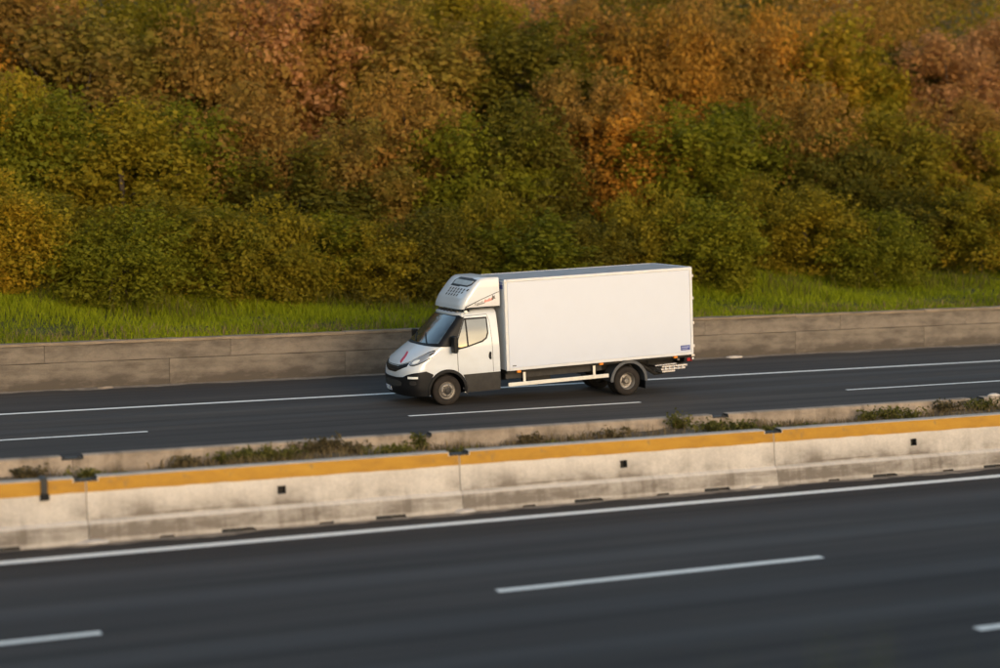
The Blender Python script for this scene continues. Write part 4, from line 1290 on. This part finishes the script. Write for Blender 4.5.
def wheel(cx, s, rear):
    root = bpy.data.objects.new('wheel', None)
    yo = 1.02 if rear else 0.975
    bm = bmesh.new(); tyre_mesh(bm, cx, yo, 0.225, s)
    tyre = bm_obj('tyre', bm, M['rubber'], None, smooth=True)
    tyre.name = 'wheel'; tyre.data.name = 'wheel'
    tyre.data.set_sharp_from_angle(angle=math.radians(38))
    tyre.parent = truck
    bpy.data.objects.remove(root)
    # tread lugs cut as dark ribs
    if rear:
        pr = [(0.216, yo - .005), (0.222, yo - .016), (0.212, yo - .02), (0.197, yo - .035), (0.187, yo - .15), (0.150, yo - .165), (0.125, yo - .155), (0.10, yo - .15), (0.10, yo - .165), (0.0, yo - .166)]
        hb = [(0.001, yo - .06), (0.052, yo - .062), (0.072, yo - .085), (0.082, yo - .16), (0.001, yo - .161)]
    else:
        pr = [(0.216, yo - .005), (0.222, yo - .016), (0.212, yo - .02), (0.203, yo - .05), (0.185, yo - .055), (0.160, yo - .012), (0.140, yo - .002), (0.118, yo - .004), (0.105, yo - .03), (0.0, yo - .031)]
        hb = [(0.001, yo + .012), (0.050, yo + .010), (0.060, yo - .005), (0.098, yo - .012), (0.100, yo - .028), (0.001, yo - .0285)]
    bm = bmesh.new(); lathe_y(bm, [(max(r_, .001), s * y) for r_, y in pr], 48, cx, 0, R_T, cap0=False)
    rim = bm_obj('rim', bm, M['rim'], tyre, smooth=True)
    rim.data.set_sharp_from_angle(angle=math.radians(45))
    bm = bmesh.new(); lathe_y(bm, [(r_, s * y) for r_, y in hb], 32, cx, 0, R_T)
    bm_obj('hub', bm, M['rim'] if rear else M['hub'], rim, smooth=True).data.set_sharp_from_angle(angle=math.radians(45))
    bm = bmesh.new()
    rb = 0.105 if rear else 0.128
    yb = yo - .145 if rear else yo + .006
    for k in range(6):
        th = k * math.pi / 3 + .3
        bmesh.ops.create_cone(bm, cap_ends=True, segments=6, radius1=0.014, radius2=0.012, depth=0.035,
                              matrix=Matrix.Translation((cx + rb * math.cos(th), s * (yb - .004), R_T + rb * math.sin(th))) @ Matrix.Rotation(math.pi / 2, 4, 'X'))
    bm_obj('wheel_nuts', bm, M['hub'], rim)
    if rear:
        bm = bmesh.new(); tyre_mesh(bm, cx, yo - .265, 0.225, s, 40)
        t2 = bm_obj('wheel', bm, M['rubber'], truck, smooth=True)
        bm = bmesh.new(); lathe_y(bm, [(0.216, s * (yo - .27)), (0.20, s * (yo - .36)), (0.001, s * (yo - .37))], 40, cx, 0, R_T, cap0=False)
        bm_obj('rim', bm, M['hub'], t2)

for s in (-1, 1):
    wheel(0.0, s, False)
    wheel(HWB, s, True)
    # rear mudguard hoop and flap
    bm = bmesh.new()
    rows = []
    for k in range(29):
        th = math.radians(-2 + 184 * k / 28)
        rows.append([bm.verts.new((HWB + .03 + rad * math.cos(th), s * y, .385 + rad * math.sin(th))) for rad, y in ((0.465, .52), (0.465, 1.03), (0.455, 1.055), (0.525, 1.055), (0.535, 1.04), (0.475, 1.03), (0.475, .52))])
    for a, b in zip(rows, rows[1:]):
        for k in range(7): bm.faces.new((a[k], b[k], b[(k + 1) % 7], a[(k + 1) % 7]))
    bm.faces.new(rows[0]); bm.faces.new(rows[-1])
    bm_obj('mudguard', bm, M['fender'], truck)
    bm = bmesh.new()
    a, b = sorted((s * .56, s * 1.03))
    rbox(bm, HWB + .505, HWB + .52, a, b, .16, .42, 0.004)
    bm_obj('mud_flap', bm, M['plastic'], truck)
    bm = bmesh.new()
    a, b = sorted((s * .40, s * .52))
    rbox(bm, HWB - .5, HWB + .5, a, b, .45, .53, 0.01)
    bm_obj('leaf_spring', bm, M['chassis'], truck)
bm = bmesh.new(); tube(bm, [(HWB, -.78, R_T), (HWB, .78, R_T)], 0.07, 12); bm_obj('axle', bm, M['chassis'], truck)
bm = bmesh.new(); tube(bm, [(0, -.80, R_T), (0, .80, R_T)], 0.05, 12); bm_obj('axle', bm, M['chassis'], truck)
